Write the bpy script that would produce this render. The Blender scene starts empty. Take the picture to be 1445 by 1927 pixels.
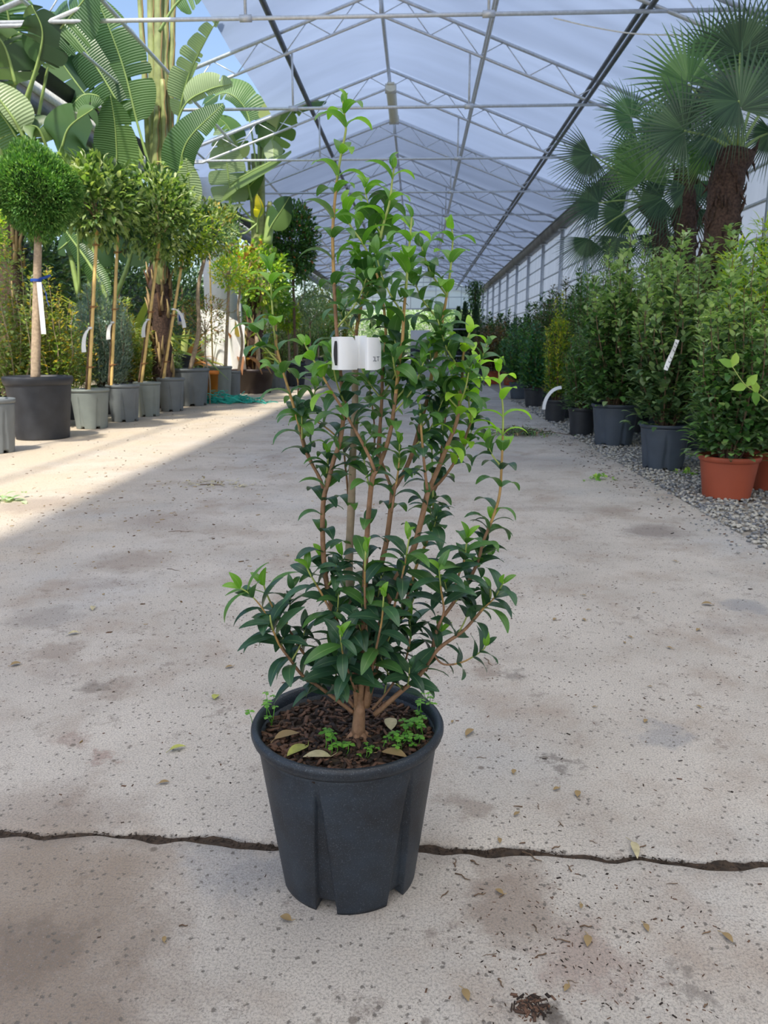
import bpy, math, random
import numpy as np
from mathutils import Vector, Matrix

# ------------------------------------------------------------------ camera, light, exposure
SC = bpy.context.scene
C = SC.collection
H = 0.9
FPX = 1447.0
PITCH = math.asin(.2167 / math.sqrt(1 + .0439 ** 2 + .2167 ** 2))
YAW = math.atan(.0439 / 1.0232)
cd = bpy.data.cameras.new('camera')
cam = bpy.data.objects.new('camera', cd); C.objects.link(cam)
cam.location = (0, 0, H)
cam.rotation_euler = (math.pi / 2 - PITCH, 0, YAW)
cd.sensor_fit = 'VERTICAL'; cd.sensor_height = 24.0; cd.sensor_width = 24.0
cd.lens = FPX * 24.0 / 1927.0
cd.clip_start = 0.02; cd.clip_end = 400
cd.dof.use_dof = True; cd.dof.focus_distance = 1.28; cd.dof.aperture_fstop = 10.0
SC.camera = cam

SUN_DIR = Vector((-.168, -.85, 1.43)).normalized()      # towards the sun
sd = bpy.data.lights.new('sun', 'SUN'); sd.energy = 4.9; sd.angle = math.radians(2.2); sd.color = (1.0, .93, .80)
sun = bpy.data.objects.new('sun', sd); C.objects.link(sun); sun.location = (-8, -8, 14)
sun.rotation_euler = SUN_DIR.to_track_quat('Z', 'Y').to_euler()
w = bpy.data.worlds.new('world'); SC.world = w; w.use_nodes = True
nt = w.node_tree; nt.nodes.clear()
sky = nt.nodes.new('ShaderNodeTexSky'); sky.sky_type = 'NISHITA'; sky.sun_disc = False
sky.sun_elevation = math.asin(SUN_DIR.z); sky.sun_rotation = math.atan2(SUN_DIR.x, SUN_DIR.y)
sky.altitude = 100; sky.air_density = 1.0; sky.dust_density = 2.0
bg = nt.nodes.new('ShaderNodeBackground'); bg.inputs['Strength'].default_value = 0.22
wo = nt.nodes.new('ShaderNodeOutputWorld')
nt.links.new(sky.outputs[0], bg.inputs[0]); nt.links.new(bg.outputs[0], wo.inputs[0])
SC.view_settings.view_transform = 'Standard'; SC.view_settings.look = 'None'
SC.view_settings.exposure = 0.24; SC.view_settings.gamma = 1.0; SC.view_settings.use_curve_mapping = False
SC.cycles.max_bounces = 7; SC.cycles.diffuse_bounces = 4; SC.cycles.transmission_bounces = 4
SC.cycles.transparent_max_bounces = 6; SC.cycles.caustics_reflective = False; SC.cycles.caustics_refractive = False
SC.cycles.sample_clamp_indirect = 4.0

# ------------------------------------------------------------------ measuring helpers
_F = np.array([-math.sin(YAW) * math.cos(PITCH), math.cos(YAW) * math.cos(PITCH), -math.sin(PITCH)])
_R = np.array([math.cos(YAW), math.sin(YAW), 0.0]); _U = np.cross(_R, _F)
def ray(px, py): return _F + _R * (px - 722.5) / FPX + _U * (963.5 - py) / FPX
def at(px, py, Y):
    r = ray(px, py); return np.array([0, 0, H]) + r * (Y / r[1])
def gr(px, py, z=0.0):
    r = ray(px, py); return np.array([0, 0, H]) + r * ((z - H) / r[2])

# ------------------------------------------------------------------ materials
MATS = {}
def newmat(name):
    m = bpy.data.materials.new(name); m.use_nodes = True; m.node_tree.nodes.clear(); MATS[name] = m
    return m, m.node_tree.nodes, m.node_tree.links
def ramp(N, stops):
    r = N.new('ShaderNodeValToRGB'); e = r.color_ramp.elements
    while len(e) < len(stops): e.new(0.5)
    for k, (p, c) in enumerate(stops):
        e[k].position = p; e[k].color = (*c, 1) if len(c) == 3 else c
    return r
def plain(name, col, rough=.6, metal=0.0, var=.15, scale=20.0, bump=0.0, bscale=80.0, spec=.5, island=False, c2=None):
    m, N, L = newmat(name)
    o = N.new('ShaderNodeOutputMaterial'); b = N.new('ShaderNodeBsdfPrincipled'); L.new(b.outputs[0], o.inputs[0])
    b.inputs['Roughness'].default_value = rough; b.inputs['Metallic'].default_value = metal
    b.inputs['Specular IOR Level'].default_value = spec
    tc = N.new('ShaderNodeTexCoord')
    lo = tuple(c * (1 - var) for c in col); hi = tuple(min(1, c * (1 + var)) for c in col) if c2 is None else c2
    r = ramp(N, [(.3, lo), (.7, hi)])
    if island:
        g = N.new('ShaderNodeNewGeometry'); L.new(g.outputs['Random Per Island'], r.inputs[0])
    else:
        n = N.new('ShaderNodeTexNoise'); n.inputs['Scale'].default_value = scale; n.inputs['Detail'].default_value = 5
        L.new(tc.outputs['Object'], n.inputs['Vector']); L.new(n.outputs[0], r.inputs[0])
    L.new(r.outputs[0], b.inputs['Base Color'])
    if bump:
        n2 = N.new('ShaderNodeTexNoise'); n2.inputs['Scale'].default_value = bscale; n2.inputs['Detail'].default_value = 4
        L.new(tc.outputs['Object'], n2.inputs['Vector'])
        bp = N.new('ShaderNodeBump'); bp.inputs['Strength'].default_value = bump; bp.inputs['Distance'].default_value = .004
        L.new(n2.outputs[0], bp.inputs['Height']); L.new(bp.outputs[0], b.inputs['Normal'])
    return m
def leafmat(name, a, b_, c_=None, trans=.3, rough=.4, spec=.5, rib=False, tcol=None, vein=None):
    m, N, L = newmat(name)
    o = N.new('ShaderNodeOutputMaterial'); b = N.new('ShaderNodeBsdfPrincipled')
    b.inputs['Roughness'].default_value = rough; b.inputs['Specular IOR Level'].default_value = spec
    g = N.new('ShaderNodeNewGeometry')
    st = [(.05, a), (.6, b_)] + ([(.97, c_)] if c_ else [])
    r = ramp(N, st); L.new(g.outputs['Random Per Island'], r.inputs[0])
    t = N.new('ShaderNodeBsdfTranslucent')
    mx = N.new('ShaderNodeMixShader'); mx.inputs[0].default_value = trans
    hs = N.new('ShaderNodeMix'); hs.data_type = 'RGBA'; hs.blend_type = 'MULTIPLY'; hs.inputs[0].default_value = 1.0
    hs.inputs[7].default_value = (*(tcol or (2.2, 2.4, .9)), 1)
    L.new(r.outputs[0], hs.inputs[6])
    if rib:
        at_ = N.new('ShaderNodeAttribute'); at_.attribute_name = 'rib'
        wv = N.new('ShaderNodeTexWave'); wv.inputs['Scale'].default_value = 11.0; wv.inputs['Distortion'].default_value = .6
        wv.bands_direction = 'X'
        L.new(at_.outputs['Vector'], wv.inputs['Vector'])
        bp = N.new('ShaderNodeBump'); bp.inputs['Strength'].default_value = .5; bp.inputs['Distance'].default_value = .008
        L.new(wv.outputs[1], bp.inputs['Height']); L.new(bp.outputs[0], b.inputs['Normal'])
        mm = N.new('ShaderNodeMix'); mm.data_type = 'RGBA'; mm.blend_type = 'MULTIPLY'; mm.inputs[0].default_value = .22
        L.new(r.outputs[0], mm.inputs[6]); L.new(wv.outputs[0], mm.inputs[7]); L.new(mm.outputs[2], b.inputs['Base Color'])
    elif vein:
        at_ = N.new('ShaderNodeAttribute'); at_.attribute_name = 'rib'; sp = N.new('ShaderNodeSeparateXYZ'); L.new(at_.outputs['Vector'], sp.inputs[0])
        mr = N.new('ShaderNodeMapRange'); mr.inputs[1].default_value = .93; mr.inputs[2].default_value = .97; mr.inputs[4].default_value = .75; L.new(sp.outputs[0], mr.inputs[0])
        mv = N.new('ShaderNodeMix'); mv.data_type = 'RGBA'; L.new(mr.outputs[0], mv.inputs[0]); L.new(r.outputs[0], mv.inputs[6]); mv.inputs[7].default_value = (*vein, 1)
        L.new(mv.outputs[2], b.inputs['Base Color'])
    else:
        L.new(r.outputs[0], b.inputs['Base Color'])
    L.new(hs.outputs[2], t.inputs[0]); L.new(b.outputs[0], mx.inputs[1]); L.new(t.outputs[0], mx.inputs[2])
    L.new(mx.outputs[0], o.inputs[0])
    return m

# concrete
BR_, DK_, GY_ = (.30, .235, .19), (.12, .10, .085), (.35, .345, .35)
STAINS = [(60, 1560, .20, BR_, .55), (60, 1700, .28, (.29, .225, .17), .75), (30, 1810, .09, DK_, .95), (110, 1790, .06, DK_, .85), (40, 1900, .26, (.26, .20, .155), .8), (200, 1420, .04, (.34, .22, .18), .6), (180, 1290, .06, DK_, .5), (150, 1390, .06, (.34, .24, .2), .6),
 (100, 1230, .10, BR_, .6), (230, 1285, .10, BR_, .6), (250, 1055, .22, BR_, .6), (90, 1160, .15, (.25, .22, .2), .5), (920, 1260, .07, BR_, .7), (960, 1265, .05, DK_, .5), (1230, 1000, .20, (.22, .18, .16), .7), (1150, 960, .18, BR_, .5), (1400, 1140, .10, GY_, .8), (1240, 1380, .08, GY_, .7),
 (880, 1520, .06, BR_, .6), (960, 1720, .10, BR_, .7), (1000, 1890, .035, DK_, .95), (1020, 1905, .04, DK_, .8), (950, 1650, .09, BR_, .5), (1110, 1800, .09, (.36, .27, .23), .7), (1290, 1855, .035, DK_, .5), (420, 1620, .10, GY_, .6), (480, 1650, .08, (.29, .29, .30), .5), (1060, 1440, .03, DK_, .6), (60, 950, .3, BR_, .6), (300, 980, .3, (.34, .28, .24), .5), (1000, 870, .5, (.40, .36, .33), .5)]
def concrete():
    m, N, L = newmat('concrete')
    o = N.new('ShaderNodeOutputMaterial'); b = N.new('ShaderNodeBsdfPrincipled'); L.new(b.outputs[0], o.inputs[0])
    b.inputs['Roughness'].default_value = .9; b.inputs['Specular IOR Level'].default_value = .25
    tc = N.new('ShaderNodeNewGeometry'); P = tc.outputs['Position']
    def noise(s, d=6, ro=.55, vec=P):
        n = N.new('ShaderNodeTexNoise'); n.inputs['Scale'].default_value = s; n.inputs['Detail'].default_value = d
        n.inputs['Roughness'].default_value = ro; L.new(vec, n.inputs['Vector']); return n.outputs[0]
    def mix(fac, a, c, mode='MIX'):
        x = N.new('ShaderNodeMix'); x.data_type = 'RGBA'; x.blend_type = mode
        for s, v in ((x.inputs[0], fac), (x.inputs[6], a), (x.inputs[7], c)):
            if hasattr(v, 'links'): L.new(v, s)
            else: s.default_value = v if isinstance(v, float) else (*v, 1)
        return x.outputs[2]
    def rmp(v, lo, hi, a=0.0, b2=1.0):
        x = N.new('ShaderNodeMapRange'); x.inputs[1].default_value = lo; x.inputs[2].default_value = hi
        x.inputs[3].default_value = a; x.inputs[4].default_value = b2; L.new(v, x.inputs[0]); return x.outputs[0]
    def mul(a, c):
        x = N.new('ShaderNodeMath'); x.operation = 'MULTIPLY'
        for s, v in ((x.inputs[0], a), (x.inputs[1], c)):
            if hasattr(v, 'links'): L.new(v, s)
            else: s.default_value = v
        return x.outputs[0]
    base = mix(rmp(noise(2.2), .35, .65), (.50, .455, .405), (.63, .575, .515))
    base = mix(rmp(noise(.9, 4), .52, .68, 0, .55), base, (.46, .47, .48))        # bluish grey patches
    base = mix(rmp(noise(3.1, 8, .65), .50, .66, 0, .7), base, (.40, .32, .26))    # brown dirt
    base = mix(rmp(noise(1.3, 9, .7, ), .56, .66, 0, .55), base, (.33, .28, .25))
    base = mix(rmp(noise(7.5, 9, .75), .575, .68, 0, .75), base, (.22, .175, .145))      # darker stains
    # long sandy cover on the left side of the aisle
    sx = N.new('ShaderNodeSeparateXYZ'); L.new(P, sx.inputs[0])
    sand = rmp(sx.outputs[0], -1.2, -2.6)
    base = mix(mul(sand, rmp(noise(1.7), .3, .6, .35, .9)), base, (.60, .50, .37))
    # fine aggregate
    sh = N.new('ShaderNodeVectorMath'); sh.operation = 'SCALE'; sh.inputs[3].default_value = .28
    nz = N.new('ShaderNodeTexNoise'); nz.inputs['Scale'].default_value = 9.0; nz.inputs['Detail'].default_value = 6; nz.inputs['Roughness'].default_value = .7; L.new(P, nz.inputs['Vector'])
    L.new(nz.outputs[1], sh.inputs[0]); ad = N.new('ShaderNodeVectorMath'); ad.operation = 'ADD'; L.new(P, ad.inputs[0]); L.new(sh.outputs[0], ad.inputs[1])
    for (x, y, r_, c_, st) in STAINS:
        g_ = gr(x, y); ds = N.new('ShaderNodeVectorMath'); ds.operation = 'DISTANCE'; L.new(ad.outputs[0], ds.inputs[0]); ds.inputs[1].default_value = (g_[0] + .14, g_[1] + .14, .14)
        base = mix(mul(rmp(ds.outputs[1], r_, r_ * .45), st), base, c_)
    base = mix(rmp(noise(240, 6, .85), .47, .60, 0, .70), base, (.165, .155, .145), 'MIX')
    base = mix(rmp(noise(95, 3, .6), .55, .70, 0, .35), base, (.30, .27, .25))
    base = mix(rmp(noise(210, 3, .7), .63, .74, 0, .32), base, (.78, .76, .72))
    v = N.new('ShaderNodeTexVoronoi'); v.inputs['Scale'].default_value = 62; L.new(P, v.inputs['Vector'])
    nn = noise(260, 2)
    dd = N.new('ShaderNodeMath'); dd.operation = 'ADD'; L.new(v.outputs['Distance'], dd.inputs[0]); L.new(rmp(nn, .3, .7, -.12, .12), dd.inputs[1])
    sel = rmp(v.outputs['Color'], .44, .46)
    pit = mul(rmp(dd.outputs[0], .24, .14), sel)
    base = mix(mul(pit, .85), base, (.15, .135, .12))
    v2 = N.new('ShaderNodeTexVoronoi'); v2.inputs['Scale'].default_value = 17; L.new(P, v2.inputs['Vector'])
    pit2 = mul(rmp(v2.outputs['Distance'], .15, .09), rmp(v2.outputs['Color'], .74, .76))
    base = mix(mul(pit2, .7), base, (.13, .105, .085))
    L.new(base, b.inputs['Base Color'])
    bp = N.new('ShaderNodeBump'); bp.inputs['Strength'].default_value = .55; bp.inputs['Distance'].default_value = .004
    hh = N.new('ShaderNodeMath'); hh.operation = 'SUBTRACT'; L.new(noise(300, 4, .7), hh.inputs[0]); L.new(pit, hh.inputs[1])
    L.new(hh.outputs[0], bp.inputs['Height']); L.new(bp.outputs[0], b.inputs['Normal'])
concrete()

def film(name, col, refl):
    m, N, L = newmat(name)
    o = N.new('ShaderNodeOutputMaterial'); t = N.new('ShaderNodeBsdfTranslucent'); d = N.new('ShaderNodeBsdfDiffuse')
    g = N.new('ShaderNodeNewGeometry'); mp = N.new('ShaderNodeVectorMath'); mp.operation = 'MULTIPLY'; mp.inputs[1].default_value = (.5, 4.0, .5)
    L.new(g.outputs['Position'], mp.inputs[0])
    n = N.new('ShaderNodeTexNoise'); n.inputs['Scale'].default_value = .9; n.inputs['Detail'].default_value = 6; L.new(mp.outputs[0], n.inputs['Vector'])
    r = ramp(N, [(.35, tuple(c * .86 for c in col)), (.65, col)]); L.new(n.outputs[0], r.inputs[0])
    L.new(r.outputs[0], t.inputs[0]); d.inputs[0].default_value = (*refl, 1)
    mx = N.new('ShaderNodeMixShader'); mx.inputs[0].default_value = .45 if refl[0] < .5 else .15
    L.new(t.outputs[0], mx.inputs[1]); L.new(d.outputs[0], mx.inputs[2]); L.new(mx.outputs[0], o.inputs[0])
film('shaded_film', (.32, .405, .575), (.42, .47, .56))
film('far_shade_film', (.185, .235, .34), (.38, .42, .50))  # shade of the far roof bays put into a darker film colour
film('fill_film', (1.0, .97, .90), (.65, .63, .6))  # brighter unseen near roof film, added to fill the foreground with light
film('wall_film', (1.0, 1.0, 1.0), (.75, .77, .77))

plain('galvanised', (.66, .69, .72), .42, .35, .12, 30)
plain('dark_steel', (.16, .17, .18), .45, .7, .2, 12)
plain('gutter_grey', (.30, .30, .29), .6, .2, .3, 3)
plain('gutter_black', (.02, .02, .025), .5)
plain('gutter_white', (.72, .72, .68), .5)
plain('white_paint', (.92, .92, .90), .6, var=.04)
plain('lamp_plastic', (.78, .76, .62), .4, var=.05)
plain('dark_backdrop', (.018, .028, .02), .95, var=.4, scale=6)
plain('dirt', (.028, .023, .019), .95, var=.5, scale=60, bump=.8)
plain('gravel_bed', (.30, .27, .23), .95, var=.35, scale=40, bump=1.0)
plain('pebble', (.30, .31, .33), .85, island=True, c2=(.50, .47, .41), var=.35)
plain('pot_grey', (.165, .185, .195), .5, var=.08, scale=8, bump=.1)
plain('pot_greenish', (.22, .25, .235), .5, var=.08, scale=8, bump=.1)
plain('pot_blue', (.062, .080, .108), .5, var=.15, scale=8, bump=.1)
plain('pot_black', (.028, .031, .038), .5, var=.25, scale=8, bump=.1)
plain('pot_terracotta', (.40, .085, .040), .55, var=.08, scale=5)
plain('pot_orange', (.85, .25, .03), .5, var=.08, scale=5)
plain('pot_brown', (.035, .022, .022), .5, var=.2, scale=5)
plain('soil', (.045, .030, .020), .95, var=.55, scale=90, bump=1.0)
plain('bark_chip', (.040, .022, .014), .85, island=True, c2=(.13, .068, .042), var=.5)
plain('stem_brown', (.30, .165, .088), .65, var=.3, scale=60, bump=.5, bscale=150)
plain('stem_tan', (.50, .30, .105), .6, var=.2, scale=60, bump=.3, bscale=150)
plain('stem_green', (.42, .48, .13), .5, var=.15, scale=60)
plain('trunk_pale', (.42, .32, .22), .8, var=.25, scale=40, bump=.6)
plain('trunk_dark', (.16, .10, .06), .85, var=.4, scale=40, bump=.8)
plain('bamboo', (.80, .55, .20), .45, var=.14, scale=14)
plain('tie', (.35, .16, .06), .6)
plain('blue_tape', (.02, .08, .42), .5)
plain('pink_tag', (.75, .35, .42), .5)
plain('tag_white', (.84, .85, .86), .45, var=.03)
plain('tag_black', (.008, .008, .010), .5)
plain('ink', (.03, .04, .07), .6)
plain('fibre', (.065, .038, .028), .95, var=.6, scale=50, bump=1.0, bscale=60)
plain('banana_sheath', (.30, .34, .13), .5, var=.3, scale=7)
plain('banana_petiole', (.30, .42, .13), .45, var=.15, scale=8)
plain('midrib', (.55, .62, .25), .45, var=.1)
plain('dry_leaf', (.20, .10, .045), .85, island=True, c2=(.36, .26, .12), var=.5)
plain('olive_leaf', (.35, .36, .08), .6, var=.3, scale=60)
plain('pale_dry', (.48, .42, .25), .7, var=.25, scale=60)
plain('green_net', (.02, .42, .33), .6, var=.2)
plain('flower_pink', (.65, .12, .22), .6)
plain('flower_orange', (.72, .20, .05), .6)
plain('red_flower', (.5, .04, .03), .6)
plain('white_petal', (.8, .8, .75), .6)
plain('crate_dark', (.05, .055, .06), .6)
plain('white_box', (.85, .85, .85), .5, var=.03)
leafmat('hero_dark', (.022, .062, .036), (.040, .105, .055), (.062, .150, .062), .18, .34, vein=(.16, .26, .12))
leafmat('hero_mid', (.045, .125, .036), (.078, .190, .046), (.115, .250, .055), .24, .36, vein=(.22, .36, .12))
leafmat('hero_young', (.085, .220, .035), (.15, .33, .04), (.24, .44, .05), .32, .40, vein=(.36, .52, .16))
leafmat('hero_lime', (.20, .40, .03), (.30, .52, .05), (.40, .62, .09), .36, .42)
leafmat('midvein', (.14, .26, .08), (.18, .30, .10), None, .1, .5)
leafmat('clover', (.10, .30, .03), (.20, .46, .06), None, .35, .5)
leafmat('thuja', (.045, .13, .03), (.11, .27, .06), (.28, .45, .13), .22, .6)
leafmat('laurel', (.085, .17, .04), (.19, .30, .08), (.42, .47, .19), .28, .34)
leafmat('laurel_light', (.17, .27, .09), (.34, .43, .18), (.55, .60, .33), .3, .36)
leafmat('laurel_dark', (.02, .055, .02), (.05, .11, .035), (.12, .20, .06), .2, .4)
leafmat('yellowgreen', (.20, .34, .04), (.40, .52, .05), (.62, .60, .08), .35, .45)
leafmat('variegated', (.80, .60, .03), (.88, .74, .06), (.50, .52, .08), .3, .5)
leafmat('figgreen', (.10, .25, .04), (.20, .38, .06), (.34, .50, .08), .35, .45)
leafmat('juniper', (.20, .31, .28), (.34, .46, .42), (.56, .66, .60), .1, .6)
leafmat('rusty', (.28, .10, .05), (.38, .20, .09), (.22, .20, .07), .3, .5)
leafmat('autumn', (.12, .19, .05), (.30, .32, .08), (.62, .40, .06), .35, .5)
leafmat('greyleaf', (.11, .18, .10), (.22, .31, .17), (.36, .45, .27), .25, .45)
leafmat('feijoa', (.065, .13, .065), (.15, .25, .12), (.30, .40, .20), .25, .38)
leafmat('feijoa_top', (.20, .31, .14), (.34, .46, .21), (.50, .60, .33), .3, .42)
leafmat('privet', (.045, .13, .035), (.105, .245, .06), (.23, .40, .12), .25, .4)
leafmat('bluegreen', (.03, .11, .07), (.06, .20, .11), (.12, .30, .16), .2, .4)
leafmat('goldtip', (.22, .30, .04), (.40, .45, .06), (.62, .52, .07), .35, .5)
leafmat('brownish', (.10, .09, .06), (.19, .17, .11), (.38, .34, .26), .2, .6)
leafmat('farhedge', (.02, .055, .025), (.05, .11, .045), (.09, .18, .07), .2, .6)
leafmat('outgreen', (.16, .26, .14), (.28, .40, .22), (.48, .58, .38), .3, .6)
leafmat('palm', (.030, .070, .040), (.055, .115, .060), (.10, .19, .09), .2, .36, tcol=(1.7, 1.8, .9))
leafmat('palm_light', (.06, .15, .045), (.11, .23, .07), (.22, .37, .14), .28, .42, tcol=(1.7, 1.8, .9))
leafmat('banana', (.055, .125, .045), (.095, .19, .065), (.15, .26, .09), .28, .36, rib=True)
leafmat('banana_light', (.30, .42, .20), (.40, .52, .27), (.50, .60, .36), .3, .4, rib=True, tcol=(1.3, 1.4, .8))
leafmat('banana_bright', (.34, .52, .06), (.40, .58, .08), None, .4, .42, rib=True, tcol=(1.4, 1.5, .8))
leafmat('reed', (.14, .22, .05), (.28, .35, .08), (.45, .40, .12), .3, .5)

# ------------------------------------------------------------------ mesh builder
class MB:
    def __init__(s): s.V = []; s.Q = []; s.T = []; s.mq = []; s.mt = []; s.n = 0; s.rib = []; s.use_rib = False; s.veins = False
    def add(s, V, Q=None, mi=0, T=None, rib=None):
        V = np.asarray(V, float).reshape(-1, 3); s.V.append(V)
        if rib is not None: s.use_rib = True
        s.rib.append(np.zeros(len(V)) if rib is None else np.asarray(rib, float))
        if Q is not None and len(Q):
            Q = np.asarray(Q, np.int64).reshape(-1, 4) + s.n; s.Q.append(Q)
            s.mq.append(np.full(len(Q), mi) if np.isscalar(mi) else np.asarray(mi))
        if T is not None and len(T):
            T = np.asarray(T, np.int64).reshape(-1, 3) + s.n; s.T.append(T); s.mt.append(np.full(len(T), mi if np.isscalar(mi) else 0))
        s.n += len(V)
    def box(s, c, d, mi=0, rz=0.0, rot=None):
        x, y, z = [k / 2 for k in d]
        V = np.array([(a, b, e) for a in (-x, x) for b in (-y, y) for e in (-z, z)])
        if rot is not None: V = V @ np.array(rot).T
        cr, sr = math.cos(rz), math.sin(rz)
        V = np.stack([V[:, 0] * cr - V[:, 1] * sr, V[:, 0] * sr + V[:, 1] * cr, V[:, 2]], 1) + np.array(c)
        s.add(V, [(0, 1, 3, 2), (4, 6, 7, 5), (0, 4, 5, 1), (2, 3, 7, 6), (0, 2, 6, 4), (1, 5, 7, 3)], mi)
    def tube(s, path, rad, n=8, mi=0, cap=True):
        P = np.asarray(path, float); k = len(P)
        if np.isscalar(rad): rad = [rad] * k
        Tn = np.gradient(P, axis=0); Tn /= np.linalg.norm(Tn, axis=1)[:, None] + 1e-12
        up = np.array([0, 0, 1.0]) if abs(Tn[0][2]) < .9 else np.array([1.0, 0, 0])
        u = np.cross(Tn[0], up); u /= np.linalg.norm(u); V = []
        a = np.linspace(0, 2 * np.pi, n, endpoint=False)
        for i in range(k):
            u = u - Tn[i] * (u @ Tn[i]); u /= np.linalg.norm(u) + 1e-12; v = np.cross(Tn[i], u)
            V.append(P[i] + rad[i] * (np.cos(a)[:, None] * u + np.sin(a)[:, None] * v))
        V = np.concatenate(V); Q = []
        for i in range(k - 1):
            for j in range(n):
                j2 = (j + 1) % n; Q.append((i * n + j, i * n + j2, (i + 1) * n + j2, (i + 1) * n + j))
        T = []
        if cap:
            V = np.concatenate([V, P[:1], P[-1:]]); c0 = k * n; c1 = c0 + 1
            for j in range(n):
                j2 = (j + 1) % n; T.append((c0, j2, j)); T.append((c1, (k - 1) * n + j, (k - 1) * n + j2))
        s.add(V, Q, mi, T)
    def lathe(s, prof, n=48, mi=0, rf=None, c=(0, 0, 0), zf=None):
        a = np.linspace(0, 2 * np.pi, n, endpoint=False); V = []
        for i, (r, z) in enumerate(prof):
            rr = np.full(n, float(r)) + (rf(a, r, z, i) if rf else 0); zz = np.full(n, float(z)) + (zf(a, r, z, i) if zf else 0)
            V.append(np.stack([rr * np.cos(a), rr * np.sin(a), zz], 1))
        V = np.concatenate(V) + np.array(c); Q = []
        for i in range(len(prof) - 1):
            for j in range(n):
                j2 = (j + 1) % n; Q.append((i * n + j, i * n + j2, (i + 1) * n + j2, (i + 1) * n + j))
        s.add(V, Q, mi)
    def grid(s, G, mi=0, rib=None):
        G = np.asarray(G, float); r, c = G.shape[:2]
        idx = np.arange(r * c).reshape(r, c)
        Q = np.stack([idx[:-1, :-1], idx[:-1, 1:], idx[1:, 1:], idx[1:, :-1]], -1).reshape(-1, 4)
        s.add(G.reshape(-1, 3), Q, mi, rib=None if rib is None else np.asarray(rib).reshape(-1))
    def leaves(s, tpls, P, D, S, mi=0, up=None, rng=None):
        """place a leaf at every point P, growing along D, scale S"""
        rng = rng or np.random.default_rng(1)
        P = np.asarray(P, float); N = len(P)
        if N == 0: return
        D = np.asarray(D, float); D = D / (np.linalg.norm(D, axis=1)[:, None] + 1e-9)
        S = np.broadcast_to(np.asarray(S, float), (N,)); mi = np.broadcast_to(np.asarray(mi), (N,))
        up = np.tile([0, 0, 1.0], (N, 1)) if up is None else np.asarray(up, float)
        y = np.cross(up, D); bad = np.linalg.norm(y, axis=1) < 1e-3; y[bad] = [1, 0, 0]
        y /= np.linalg.norm(y, axis=1)[:, None]; z = np.cross(D, y)
        ch = rng.integers(0, len(tpls), N)
        for k, (tv, tq) in enumerate(tpls):
            I = np.nonzero(ch == k)[0]
            if not len(I): continue
            M = np.stack([D[I], y[I], z[I]], 1)           # rows
            V = np.einsum('vk,nkj->nvj', tv, M) * S[I][:, None, None] + P[I][:, None, :]
            Q = (tq[None] + (np.arange(len(I)) * len(tv))[:, None, None]).reshape(-1, 4)
            s.add(V.reshape(-1, 3), Q, np.repeat(mi[I], len(tq)), rib=np.tile(np.where(np.arange(len(tv)) % 3 == 1, 1.0, 0.0), len(I)) if s.veins else None)
    def build(s, name, mats, parent=None, origin=None, smooth=True):
        V = np.concatenate(s.V) if s.V else np.zeros((0, 3))
        if origin is not None: V = V - np.asarray(origin)
        Q = np.concatenate(s.Q) if s.Q else np.zeros((0, 4), int); T = np.concatenate(s.T) if s.T else np.zeros((0, 3), int)
        me = bpy.data.meshes.new(name)
        me.vertices.add(len(V)); me.vertices.foreach_set('co', V.astype(np.float32).ravel())
        nl = len(Q) * 4 + len(T) * 3; me.loops.add(nl); me.polygons.add(len(Q) + len(T))
        me.loops.foreach_set('vertex_index', np.concatenate([Q.ravel(), T.ravel()]).astype(np.int32))
        ls = np.concatenate([np.arange(len(Q)) * 4, len(Q) * 4 + np.arange(len(T)) * 3]).astype(np.int32)
        me.polygons.foreach_set('loop_start', ls)
        mi = np.concatenate((s.mq if s.mq else []) + (s.mt if s.mt else [])).astype(np.int32)
        me.polygons.foreach_set('material_index', mi)
        me.update(calc_edges=True); me.validate()
        if isinstance(mats, str): mats = [mats]
        for m in mats: me.materials.append(MATS[m])
        if smooth: me.polygons.foreach_set('use_smooth', np.ones(len(me.polygons), bool))
        if s.use_rib:
            at_ = me.attributes.new('rib', 'FLOAT_VECTOR', 'POINT'); rb = np.concatenate(s.rib)
            v = np.zeros((len(rb), 3), np.float32); v[:, 0] = rb; at_.data.foreach_set('vector', v.ravel())
        o = bpy.data.objects.new(name, me); C.objects.link(o)
        if parent is not None: o.parent = parent
        return o

def tag(o, label=None, cat=None, group=None, kind=None):
    if label: o['label'] = label
    if cat: o['category'] = cat
    if group: o['group'] = group
    if kind: o['kind'] = kind
    return o
def thing(name, label, cat, loc, group=None, rz=0):
    o = bpy.data.objects.new(name, None); C.objects.link(o); o.location = tuple(float(k) for k in loc); o.rotation_euler.z = rz
    o.empty_display_size = .1
    return tag(o, label, cat, group)
def copy_tree(o, loc, label=None, rz=None, sc=None, group=None):
    def cp(x, p):
        c = x.copy(); C.objects.link(c); c.parent = p
        for ch in list(x.children): cp(ch, c)
        return c
    c = cp(o, None); c.location = tuple(float(k) for k in loc)
    if rz is not None: c.rotation_euler.z = rz
    if sc is not None: c.scale = (sc,) * 3 if np.isscalar(sc) else sc
    if label: c['label'] = label
    if group: c['group'] = group
    return c

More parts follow.
